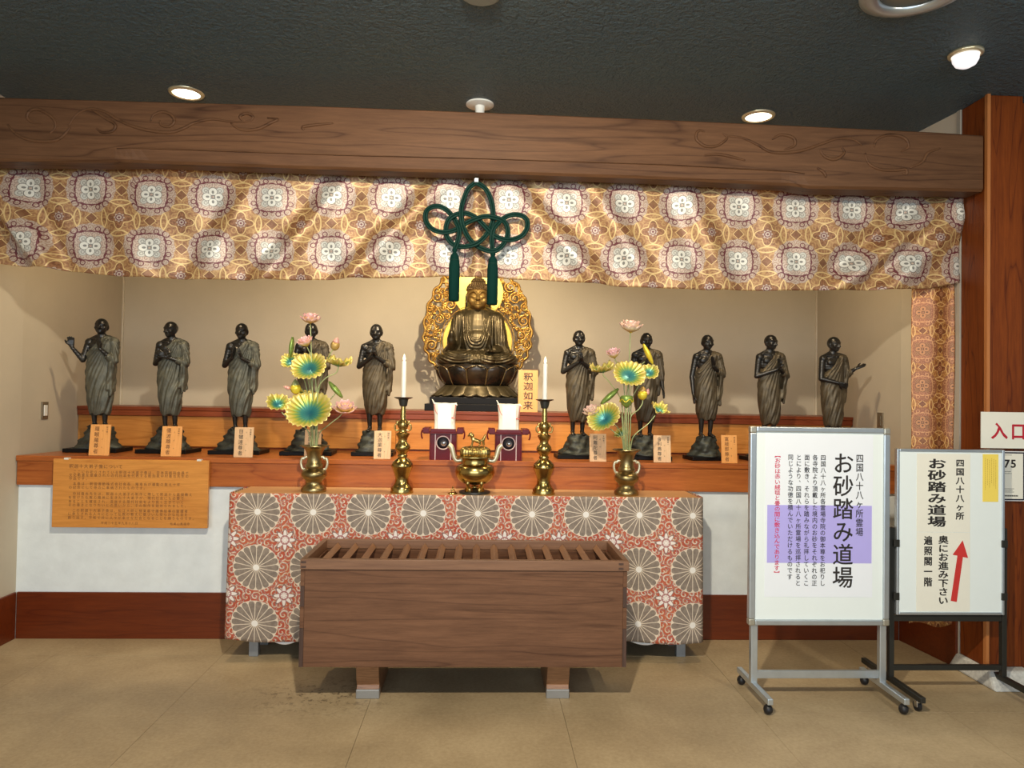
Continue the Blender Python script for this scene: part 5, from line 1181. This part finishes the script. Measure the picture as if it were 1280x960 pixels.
# petals: local coordinates, z measured from the step top
q = MB(); q.lathe([(36*k, 17*k), (50*k, 18*k), (44*k, 24*k), (36*k, 30*k), (42*k, 40*k), (48*k, 52*k), (50*k, 57*k), (30*k, 58*k)], (0, 0, 0), 48, sy=SY); build('pedestal_core', q, M['lotusblack'], root, smooth=True)
ring('lower_petal', 20, petal_mesh(40, 54, 31, 17.2, .20, 3.5, 1.6, .55, curl=1.5), M['buddha'], .5)
ring('upper_petal', 12, petal_mesh(37, 50.5, 30, 56, .29, 4.5, .75, .62), M['lotusblack'], .0)
q = MB()
for i in range(12):   # raised gold outlines between the upper petals
    a0 = 2*PI*(i+.5)/12
    for s_ in (-1, 1):
        P = []
        for v in np.linspace(0.05, 1, 9):
            shp = (1-max(0, (v-.62)/.38)**2.4)**.5 if v > .62 else 1
            a = 2*PI*i/12+s_*.27*shp; R_ = 37+13.5*v**.75+1.9+(1.5 if shp < .9 else 0); P.append((R_*math.sin(a)*k, -R_*math.cos(a)*SY*k, (30+26*v)*k))
        q.tube(P, .0016, 5)
build('petal_outline', q, M['goldedge'], root, smooth=True)
# body, one fused surface
B = MB()
def E_(c, r): B.ell(bp(*c), tuple(v*k for v in r), 24, 14)
def C_(p, q_, r1, r2=None, flat=None): B.cap(bp(*p), bp(*q_), r1*k, (r1 if r2 is None else r2)*k, 14, flat=flat)
# crossed legs and lap drapery
E_((0, 3, 66), (44, 22, 12)); E_((-31, -6, 64), (20, 17, 9.5)); E_((31, -6, 64), (20, 17, 9.5)); C_((-34, -14, 65), (16, -23, 63), 8.5, 7); C_((34, -13, 64), (-14, -20, 62), 8.5, 7)
B.lathe([(40*k, 57*k), (50.5*k, 59*k), (51*k, 63*k), (48*k, 69*k), (38*k, 73*k), (20*k, 76*k)], (0, 0, 0), 40, sy=SY)
# torso
E_((0, 4, 92), (27, 17, 28)); E_((0, -1, 84), (24, 17, 14)); E_((0, 4, 105), (25, 14, 12)); 
for s_ in (-1, 1): E_((s_*24, 5, 104), (11, 11, 10)); E_((s_*8.5, -5.2, 98), (10, 5, 6)); C_((s_*22, 5, 108), (s_*6, 4, 114), 6.5, 6)
C_((0, 3, 110), (0, 1, 120), 7.6, 7.0)
# viewer's left arm: raised hand; sleeve hangs to the lap
C_((-27, 4, 102), (-34, 0, 82), 10.5, 9.5); C_((-34, 0, 82), (-35, -4, 68), 9, 8); C_((-34, -4, 76), (-36, -20, 84), 7.5, 6); C_((-36, -20, 83), (-35.5, -23, 89), 5, 4.4)
# viewer's right arm: lowered to the knee with a wide sleeve
C_((27, 4, 102), (33, -1, 80), 11.5, 11.5); C_((33, -1, 80), (34, -5, 70), 11, 9); C_((32, -6, 75), (22, -18, 74), 6.5, 4.5)
# shawl roll and concentric neckline folds
def front(x, z): 
    t1 = 1-(x/27.)**2-((z-92)/28.)**2; t2 = 1-(x/24.)**2-((z-84)/14.)**2; t3 = 1-(x/25.)**2-((z-105)/12.)**2
    y = min([4-17*math.sqrt(t1) if t1 > 0 else 9, -1-17*math.sqrt(t2) if t2 > 0 else 9, 4-14*math.sqrt(t3) if t3 > 0 else 9]); return y
for j, (w_, bt) in enumerate(((11.5, 83), (14, 80), (16.5, 77), (19.5, 74))):
    P = []
    for t_ in np.linspace(-1, 1, 22):
        x = w_*math.sin(t_*PI/2)*(1 if t_ < 0 else .95); z = bt+(112-bt)*(abs(t_)**2.6) if t_ > 0 else bt+(108-bt)*(abs(t_)**3); P.append(bp(x-1, front(x, z)-.2, z))
    B.tube(P, 1.25*k, 8)
for j in range(5):   # vertical folds of the shawl on the right side
    P = [bp(17+j*3.6+(1-t_)*1.5*j*.4, front(17, 95)+j*1.7-1+2*(t_-.5)**2*4-((1-t_)*2.5), 74+t_*34-j*1.0) for t_ in np.linspace(0, 1, 10)]; B.tube(P, 1.3*k, 8)
for j in range(3):
    P = [bp(-24-j*4.5, -1+j*1.5-3*math.sin(PI*t_), 74+t_*30) for t_ in np.linspace(0, 1, 8)]; B.tube(P, 1.2*k, 8)
# head
hd = MB(); hz = 131
def e2(c, r, s_=(20, 12)): hd.ell(bp(*c), tuple(v*k for v in r), *s_)
e2((0, -2, hz), (13, 14, 17)); e2((0, -6, hz-8), (10.5, 9.5, 9)); e2((0, -12, hz-13), (4.5, 4, 4)); e2((0, 1, hz+8), (14, 15.5, 13)); e2((0, 2, hz+19), (8.5, 9, 7))
hd.cap(bp(0, -15.5, hz+2), bp(0, -18.5, hz-4.5), 1.2*k, 2.3*k, 8)
for s_ in (-1, 1):
    hd.tube(catmull([bp(s_*1.6, -15.8, hz+2), bp(s_*4.5, -15.9, hz+5), bp(s_*8, -13.6, hz+4.6), bp(s_*11, -10, hz+2)], 5), .9*k, 6)
    e2((s_*5.6, -12.3, hz-.2), (3.8, 2.2, 2.1), (14, 8)); hd.tube([bp(s_*2.2, -14.9, hz-1.2), bp(s_*5.5, -15.4, hz-2.0), bp(s_*9, -12.9, hz-.8)], .55*k, 6); e2((s_*7, -9.3, hz-6), (4.5, 4.5, 5), (12, 8))
    e2((s_*14, 1, hz-1), (1.8, 3.6, 7), (12, 8)); e2((s_*14.4, 0, hz-8.5), (1.6, 2.4, 5), (10, 8)); e2((s_*1.5, -17, hz-4.8), (1.6, 1.6, 1.3), (8, 6))
hd.tube(catmull([bp(-4.4, -13.8, hz-8.4), bp(-1.6, -15.9, hz-8.0), bp(0, -16.0, hz-8.5), bp(1.6, -15.9, hz-8.0), bp(4.4, -13.8, hz-8.4)], 4), 1.0*k, 6)
hd.tube(catmull([bp(-3.4, -14.2, hz-9.9), bp(0, -15.8, hz-10.6), bp(3.4, -14.2, hz-9.9)], 4), 1.15*k, 6)
e2((0, -16, hz+8), (.9, .8, .9), (8, 6))
B.merge(hd)
hand(B, bp(-35.5, -24, 89), (0, -.12, 1), (0, -1, 0), .185*1.0/ .0056*k*1.18*.95, side=1, curl=.1)
hand(B, bp(22, -18, 73.5), (-.55, -.75, -.12), (0, -.1, 1), 1.05, side=-1, curl=.2)
me = fuse(B, .0034, 2); V, Nn = mesh_arr(me); x, y, z = (V/k).T
def zmap(z): return np.where(z < 74, z, np.where(z < 114, 74+(z-74)*1.30, 126+(z-114)*.95))
lap = ((z < 77) & (z > 57)).astype(float)
r1 = np.hypot((np.abs(x)-22), (z-80)*1.5); cen = np.exp(-(x/9)**2)
fold = np.sin(r1*1.25)*(1-cen)+cen*np.sin(x*1.5)
V = V+Nn*(.0030*fold*lap*(np.clip((76-z)/5, 0, 1)))[:, None]
arm = ((np.abs(x) > 22) & (z > 72) & (z < 108) & (y > -12)).astype(float)
V = V+Nn*(.0016*np.sin(np.abs(x)*1.9+z*.12)*arm)[:, None]
tt = np.clip((z-74)/6, 0, 1)*np.clip((118-z)/6, 0, 1); V[:, 0] *= (1-.12*tt)
V[:, 2] = zmap(V[:, 2]/k)*k
me.vertices.foreach_set('co', V.ravel()); me.update()
bo = put_mesh('body', me, [M['buddha'], M['face']], root)
mi = []
for p in me.polygons:
    c_ = p.center/k; mi.append(1 if (c_[2] > 126 and c_[2] < 152 and c_[1] < -1 and abs(c_[0]) < 13.5) else 0)  # front of the head gets the gilt with light in its colour
me.polygons.foreach_set('material_index', mi)
q = MB()
for (cx_, cz_, rx_, ry_, rz_, zlo) in ((0, hz+8, 14, 15.5, 13, 140.5), (0, hz+19, 8.5, 9, 7, 152)):
    zz = zlo; row = 0
    while zz < cz_+rz_:
        f_ = math.sqrt(max(0, 1-((zz-cz_)/rz_)**2)); cnt = max(4, int(2*PI*(rx_+ry_)/2*f_/2.55))
        for i in range(cnt):
            a = 2*PI*(i+(row % 2)*.5)/cnt; q.ell(bp(cx_+rx_*f_*math.cos(a), 1+ry_*f_*math.sin(a), float(zmap(np.array(zz)))), (1.4*k, 1.4*k, 1.4*k), 8, 6)
        zz += 2.4*max(.4, f_); row += 1
build('hair_curls', q, M['hair'], bo, smooth=True)
# golden halo board with openwork scrolls
hy = .13
def outer(a):   # boundary of the halo, px units about centre (0, 96)
    s_, c_ = math.sin(a), math.cos(a)
    rx_, rz_ = 68.5, 92
    if c_ < 0: rx_, rz_ = 68.5, 62
    return rx_*np.sign(s_)*abs(s_)**.9, 96+rz_*c_
hb = MB()
def discm(cx_, cz_, r, y0, y1, seg=56):
    q = MB(); q.lathe([(r*k, 0), (r*k, y1-y0), (.001, y1-y0)], (0, 0, 0), seg); q.v = [(cx_*k+a_, y1-c_, cz_*k+b_) for a_, b_, c_ in q.v]; return q
build('body_disc', discm(0, 88, 44.5, hy, hy+.010), M['goldleaf'], root, smooth=True, angle=40)
build('head_disc', discm(0, 152, 32, hy-.003, hy+.009), M['goldleaf'], root, smooth=True, angle=40)
q = MB()
for cx_, cz_, r in ((0, 88, 44.5), (0, 88, 47.5)): q.tube([bp(cx_+r*math.sin(a), 0, cz_+r*math.cos(a))+np.array([0, hy-.002, 0]) for a in np.linspace(0, 2*PI, 70)[:-1]], .0034, 6, closed=True)
q.tube([bp(32*math.sin(a), 0, 152+32*math.cos(a))+np.array([0, hy-.004, 0]) for a in np.linspace(0, 2*PI, 60)[:-1]], .0034, 6, closed=True)
build('halo_rim', q, M['gilt'], root, smooth=True)
rs = np.random.RandomState(11); placed = []
tries = 0
while tries < 9000 and len(placed) < 150:
    tries += 1; x = rs.uniform(-68, 68); z = rs.uniform(34, 186); r = rs.choice([7.6, 6.4, 5.2, 4.2, 3.2], p=[.25, .25, .2, .15, .15]) if tries < 5000 else rs.choice([4.2, 3.0, 2.3])
    a = math.atan2(x, z-96); ox, oz = outer(a); Ro = math.hypot(ox, oz-96); d = math.hypot(x, z-96)
    if d+r*.9 > Ro or math.hypot(x, z-88) < 47+r*.8 or (math.hypot(x, z-152) < 32+r*.6): continue
    if any(math.hypot(x-p[0], z-p[1]) < (r+p[2])*.93 for p in placed): continue
    placed.append((x, z, r))
q = MB()
for x, z, r in placed:
    s_ = 1 if x > 0 else -1; ph_ = rs.uniform(0, 6.28); n = 26; tn = 1.65 if r > 4 else 1.1
    P = [bp(x+s_*r*(1-.80*i/n)*math.cos(ph_+i/n*tn*2*PI), 0, z+r*(1-.80*i/n)*math.sin(ph_+i/n*tn*2*PI))+np.array([0, hy-.004-.010*i/n, 0]) for i in range(n+1)]
    q.tube(P, [(1.15-.35*i/n)*k*(.75+r*.045) for i in range(n+1)], 6)
    q.ell(bp(x, 0, z)+np.array([0, hy-.016, 0]), (1.3*k, 1.1*k, 1.3*k), 8, 6)
for i, (x, z, r) in enumerate(placed):     # connecting stems
    near = sorted(placed, key=lambda p: math.hypot(p[0]-x, p[1]-z))[1:4]
    for (x2, z2, r2) in near:
        dd = math.hypot(x2-x, z2-z)
        if dd > (r+r2)*1.5+2: continue
        mx_, mz_ = (x+x2)/2+(z2-z)*.2, (z+z2)/2-(x2-x)*.2; ux, uz = (x2-x)/dd, (z2-z)/dd
        q.tube(catmull([bp(x+ux*r, 0, z+uz*r)+np.array([0, hy, 0]), bp(mx_, 0, mz_)+np.array([0, hy, 0]), bp(x2-ux*r2, 0, z2-uz*r2)+np.array([0, hy, 0])], 4), 1.0*k, 6)
P = []
for i in range(160):
    a = 2*PI*i/160; x, z = outer(a); w_ = 1+.022*math.sin(a*26); P.append(bp(x*w_, 0, 96+(z-96)*w_)+np.array([0, hy, 0]))
P = [p for p in P if p[2] > 36*k]; i0 = max(range(len(P)), key=lambda i: np.linalg.norm(P[i]-P[i-1])); P = P[i0:]+P[:i0]
q.tube(P, 1.35*k, 7)
build('openwork_scrolls', q, M['gilt'], root, smooth=True)
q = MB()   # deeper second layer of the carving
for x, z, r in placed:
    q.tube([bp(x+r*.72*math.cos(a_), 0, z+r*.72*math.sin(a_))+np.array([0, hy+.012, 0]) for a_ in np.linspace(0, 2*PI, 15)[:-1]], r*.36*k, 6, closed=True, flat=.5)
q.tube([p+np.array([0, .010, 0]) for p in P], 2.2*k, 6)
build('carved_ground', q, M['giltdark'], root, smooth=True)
q = MB()   # posts carrying the halo behind the seat
for s_ in (-1, 1): q.box((s_*20*k-.012, hy, 17*k), (s_*20*k+.012, hy+.02, 60*k))
build('halo_post', q, M['plinth'], root)

# ------------------------------------------------------------------ GILT LOTUS BOUQUETS
m = Mat('lotus_leaf_enamel', .35, .35, .5); uv = m.coord('UV'); u, v, _ = m.sep(uv)
m.col(m.ramp(u+(v*PI*2*20).sin()*.10*u, [(.10, (.02, .16, .21)), (.36, (.05, .26, .24)), (.55, (.24, .40, .10)), (.74, (.62, .52, .08)), (.93, (.80, .66, .22))])); M['leaf'] = m.mat
m = Mat('lotus_leaf_back', .4, .3, .5); m.col((.17, .25, .08)); M['leafback'] = m.mat
m = Mat('lotus_petal_enamel', .4, .25, .5); uv = m.coord('UV'); u, v, _ = m.sep(uv)
m.col(m.ramp(v+(u-.5).abs()*.35, [(.05, (.60, .34, .05)), (.52, (.84, .60, .20)), (.74, (.90, .66, .46)), (.95, (.90, .55, .58))])); M['petal'] = m.mat
m = Mat('lotus_petal_pale', .4, .25, .5); uv = m.coord('UV'); u, v, _ = m.sep(uv)
m.col(m.ramp(v+(u-.5).abs()*.25, [(.05, (.50, .30, .06)), (.40, (.80, .62, .30)), (.66, (.90, .80, .62)), (.95, (.88, .58, .50))])); M['petalpale'] = m.mat
M['stem'] = plain('gilt_green_stem', (.42, .48, .22), .35, .4, var=.3, vs=30)
M['leafgreen'] = plain('green_gilt_leaf', (.24, .36, .08), .35, .4, var=.5, vs=40)
M['budyellow'] = plain('yellow_bud', (.85, .68, .06), .35, .3)
M['budpink'] = plain('pink_bud', (.85, .45, .40), .4, .2)
def frame(n, roll=0):
    n = norm(n); up = np.array([0, 0, 1.]) if abs(n[2]) < .95 else np.array([0, 1., 0]); x = norm(np.cross(up, n)); y = np.cross(n, x)
    c_, s_ = math.cos(roll), math.sin(roll); return np.array([x*c_+y*s_, -x*s_+y*c_, n]).T
def dish(par, c, n, r, depth, ruff=.12, ell=1.0, name='lotus_leaf', lobes=20, roll=0):
    R = frame(n, roll); q = MB(); ns, nr = 80, 10
    def f(i, j):
        rr = j/nr; a = 2*PI*i/ns; lob = math.sin(a*lobes); z = depth*(1-rr**1.7)*-1+ruff*r*rr**3*(.55*lob+.9*math.sin(a*3+roll)); R_ = r*rr*(1+.05*rr*math.cos(a*lobes))
        return R@np.array([R_*math.cos(a), R_*math.sin(a)*ell, z])+c
    vs = [f(i, j) for j in range(nr+1) for i in range(ns+1)]
    uvs = [(j/nr, i/ns) for j in range(nr+1) for i in range(ns+1)]
    q._add(vs, [(j*(ns+1)+i, j*(ns+1)+i+1, (j+1)*(ns+1)+i+1, (j+1)*(ns+1)+i) for j in range(nr) for i in range(ns)], uvs)
    o = build(name, q, M['leaf'], par, smooth=True); md = o.modifiers.new('s', 'SOLIDIFY'); md.thickness = .0018; md.offset = 1
    return c+R@np.array([0, 0, -depth])
def flower(par, c, ax, r, mat='petal', openn=1.0, layers=((8, .95, 1.0), (8, .6, .95), (6, .28, .82))):
    fr_ = MB(); R = frame(ax); fr_.lathe([(r*.12, -r*.05), (r*.24, r*.1), (r*.27, r*.28), (r*.001, r*.31)], (0, 0, 0), 18); fr_.v = [tuple(R@np.array(p)+c) for p in fr_.v]
    fo = build('flower', fr_, M['budyellow'], par, smooth=True, angle=50)
    for li, (cnt, tilt, ln) in enumerate(layers):
        tilt *= openn; L_ = r*ln*1.15; wd = r*.40
        q = MB()
        def f(u, v):
            uu = (u-.5)*2; s_ = math.sin(PI*min(1, v**.75*.93+.06))**.8; w_ = wd*s_
            # petal curve: goes outward then turns up
            th0 = tilt*1.45*(1-v*.62); rad = r*.10; 
            xr = rad; zr = 0; st_ = 8
            for i in range(int(st_*v)+1):
                dv = min(1/st_, max(0, v-i/st_)); an = tilt*1.5*(1-(i/st_)*.72); xr += L_*dv*math.sin(an); zr += L_*dv*math.cos(an)
            cup = .35*w_*(uu*uu); return (uu*w_, xr-cup*math.cos(tilt)*1.0, zr+cup*math.sin(tilt)+0.0)
        q.grid(f, 6, 9, uvf=lambda u, v: (u, v))
        base = None
        for i in range(cnt):
            a = 2*PI*(i+.5*(li % 2))/cnt; Rz = rotz(a); q2 = MB(); q2.merge(q, lambda p: R@(Rz@np.array(p))+c); q2.uv = q.uv
            o = build('petal', q2, M[mat], fo, smooth=True); md = o.modifiers.new('s', 'SOLIDIFY'); md.thickness = .0014; md.offset = 0
    return c
def bud(par, c, ax, r, L_, mats=('budyellow', 'budpink'), name='lotus_bud'):
    R = frame(ax); q = MB(); q.lathe([(r*.25, 0), (r*.8, L_*.15), (r, L_*.38), (r*.82, L_*.6)], (0, 0, 0), 18, ripple=lambda th, f: .06*math.cos(6*th)); q.v = [tuple(R@np.array(p)+c) for p in q.v]; o = build(name, q, M[mats[0]], par, smooth=True)
    q = MB(); q.lathe([(r*.80, L_*.58), (r*.62, L_*.74), (r*.3, L_*.92), (r*.03, L_)], (0, 0, 0), 18, ripple=lambda th, f: .06*math.cos(6*th)); q.v = [tuple(R@np.array(p)+c) for p in q.v]; build('bud_tip', q, M[mats[1]], o, smooth=True)
def rolled(par, c0, c1, r, mat='leafgreen'):
    P = [np.array(c0)+(np.array(c1)-np.array(c0))*t_ for t_ in np.linspace(0, 1, 12)]; q = MB(); q.tube(P, [r*max(.12, math.sin(PI*(.06+.88*t_))**.7) for t_ in np.linspace(0, 1, 12)], 12, flat=.6)
    o = build('rolled_leaf', q, M[mat], par, smooth=True)
def stems(par, lst, YY, mouth):
    for pts, r in lst:
        P = [mouth+np.array([pts[0][0], pts[0][1], 0])]
        for x, y, dy in pts[1:]: P.append(W(x, y, YY+dy))
        b = MB(); b.tube(catmull(P, 7), r, 8); build('stem', b, M['stem'], par, smooth=True)
YL = 3.96; kk = YL/900
def A3(x, y, dy=0): return W(x, y, YL+dy)
# left bouquet
mo = W(392.5, 570, YL); mo[2] -= .055
t = thing('lotus_bouquet', 'gilt lotus flowers and leaves standing in the left brass vase', 'flowers', mo, 'gilt lotus bouquets in the brass vases')
stems(t, [([(-.002, .0), (391, 540, 0), (390, 470, 0), (388, 405, 0)], .0032), ([(.006, .004), (394, 540, .01), (395, 480, .01), (388, 440, .0)], .0032),
  ([(.010, -.004), (396, 540, -.01), (397, 500, -.01), (398, 484, -.01), (408, 472, -.01), (420, 466, 0), (423, 458, 0)], .0034),
  ([(-.008, .006), (389, 540, .02), (386, 500, .03), (378, 470, .03), (362, 458, .0)], .003), ([(.004, .008), (395, 530, .03), (398, 492, .03), (405, 460, .03), (412, 444, .0), (416, 437, 0)], .003),
  ([(-.012, -.004), (387, 545, -.01), (378, 532, -.02), (362, 525, -.02), (352, 515, -.02)], .003), ([(.014, .0), (398, 545, 0), (410, 532, -.02), (425, 520, -.02), (430, 512, -.02)], .003),
  ([(-.004, -.01), (390, 550, -.03), (387, 530, -.05)], .003), ([(.008, .008), (397, 530, .02), (402, 510, .02), (414, 498, .0), (419, 492, 0)], .003), ([(-.006, .004), (388, 520, .02), (380, 490, .02), (374, 486, 0), (370, 492, 0)], .0028),
  ([(-.003, .004), (391, 500, .015), (389, 470, .02), (388, 445, .01), (384, 434, .0)], .0028), ([(0, .004), (389, 500, .02), (382, 465, .03), (372, 448, .02), (366, 444, .0)], .0026), ([(-.002, 0.), (391, 500, 0.02), (388, 475, 0.0), (386, 468, -.02)], .003)], YL, mo)
flower(t, A3(388, 403.5), (0.05, -.25, 1), 13.0*kk); flower(t, A3(384, 432, -.01), (-.35, -.55, 1), 11.5*kk, openn=.8); flower(t, A3(431, 514, -.02), (.1, -.5, 1), 14.0*kk, openn=1.15)
bud(t, A3(417, 438), (.3, -.1, 1), 5.6*kk, 17*kk, ('petalpale', 'budpink')); bud(t, A3(370, 493), (-.05, -.1, 1), 6.4*kk, 19*kk, ('budyellow', 'stem')); bud(t, A3(363, 486), (-.9, -.1, .3), 2.6*kk, 9*kk, ('budpink', 'budpink'))
dish(t, A3(385, 457, -.05), (-.05, -.83, .62), 21.5*kk, .034, .10, name='lotus_leaf'); dish(t, A3(385, 511, -.07), (0, -.80, .62), 27.5*kk, .045, .08, lobes=24)
dish(t, A3(362, 450, .01), (-.15, -.8, .55), 12.0*kk, .022, .16, lobes=14); dish(t, A3(424, 449), (.15, -.22, 1), 15.5*kk, .040, .22, lobes=12); dish(t, A3(347, 502, -.01), (.25, -.78, .6), 13.0*kk, .028, .18, lobes=12); dish(t, A3(380, 490, .04), (.1, -.3, 1), 11*kk, .02, .15, lobes=12)
rolled(t, A3(363, 446), A3(366, 421), 5.0*kk); rolled(t, A3(411, 477), A3(428, 497), 5.8*kk)
# right bouquet
mo = W(783, 570, YL); mo[2] -= .055
t = thing('lotus_bouquet', 'gilt lotus flowers and leaves standing in the right brass vase', 'flowers', mo, 'gilt lotus bouquets in the brass vases')
stems(t, [([(.002, .002), (785, 540, 0.01), (786, 480, 0.02), (787, 440, .01), (788, 416, 0)], .0032), ([(-.004, 0), (781, 545, 0), (781, 500, 0.02), (778, 470, .02), (768, 448, 0)], .003), ([(0, .008), (783, 540, .02), (783, 500, .02), (786, 475, .0)], .003),
  ([(-.008, .004), (779, 530, .02), (776, 500, .02), (765, 482, 0), (755, 470, 0), (754, 466, 0)], .0032), ([(.008, .006), (788, 530, .02), (790, 500, .03), (800, 480, .02), (808, 470, .0)], .003), ([(.006, .008), (787, 500, .03), (793, 470, .03), (800, 458, .01), (806, 452, 0)], .0026),
  ([(-.002, -.008), (783, 550, -.03), (783, 509, -.03)], .0036), ([(.010, -.002), (788, 535, -.01), (789, 520, -.01), (798, 512, -.01), (803, 504, -.01), (803, 499, -.01)], .003),
  ([(.014, 0.), (789, 555, 0), (794, 543, -.01), (810, 530, -.02), (819, 519, -.02)], .003), ([(-.012, -.004), (778, 550, -.01), (770, 542, -.02), (763, 536, -.02)], .003), ([(-.008, .004), (778, 530, .01), (775, 515, .01), (768, 507, 0), (766, 503, 0)], .0024), ([(-.010, .006), (777, 545, .03), (765, 528, .03), (740, 519, .03)], .0028)], YL, mo)
flower(t, A3(788, 415), (.05, -.22, 1), 16*kk, 'petalpale', openn=.92); flower(t, A3(768, 447, 0), (-.3, -.45, 1), 11.5*kk, openn=.72); flower(t, A3(741, 518, .02), (-.4, -.45, 1), 12*kk, 'petalpale', openn=.95)
bud(t, A3(803, 500, -.01), (0, -.1, 1), 6.2*kk, 18*kk, ('budyellow', 'petalpale')); bud(t, A3(808, 494, .0), (.3, 0, 1), 3.2*kk, 9*kk, ('budpink', 'budpink'))
q = MB(); cS = A3(783, 509.5, -.03); q.lathe([(1.8*kk, 0), (5*kk, 3*kk), (7.8*kk, 8*kk), (8.2*kk, 13*kk), (6.5*kk, 15*kk), (.1*kk, 15.4*kk)], cS, 24); build('seed_pod', q, M['leafgreen'], t, smooth=True, angle=45)
q = MB(); q.tube([cS+np.array([8.2*kk*math.cos(a), 8.2*kk*math.sin(a), (8.5+1.8*math.cos(5*a))*kk]) for a in np.linspace(0, 2*PI, 40)[:-1]], .0028, 6, closed=True); build('pod_band', q, M['budyellow'], t, smooth=True)
dish(t, A3(787, 466, -.05), (.05, -.83, .62), 20.5*kk, .032, .11); dish(t, A3(752, 457), (-.12, -.25, 1), 15*kk, .040, .22, lobes=12); dish(t, A3(812, 464, .0), (-.1, -.85, .5), 11.5*kk, .022, .16, lobes=12)
dish(t, A3(754, 521, -.05), (-.45, -.85, .4), 21.5*kk, .040, .12, ell=.8, lobes=20, roll=.6); dish(t, A3(826, 509, -.01), (.35, -.5, .85), 12.5*kk, .030, .25, lobes=10)
rolled(t, A3(816, 455, -.01), A3(804, 430, -.01), 5.4*kk, 'budyellow'); rolled(t, A3(751, 505), A3(773, 486), 6.2*kk); dish(t, A3(776, 540, .05), (-.5, -.4, .8), 10*kk, .02, .1, lobes=10)
bpy.context.view_layer.update()
for o in bpy.data.objects:
    for kx in ('_base', '_local'):
        if kx in o: del o[kx]
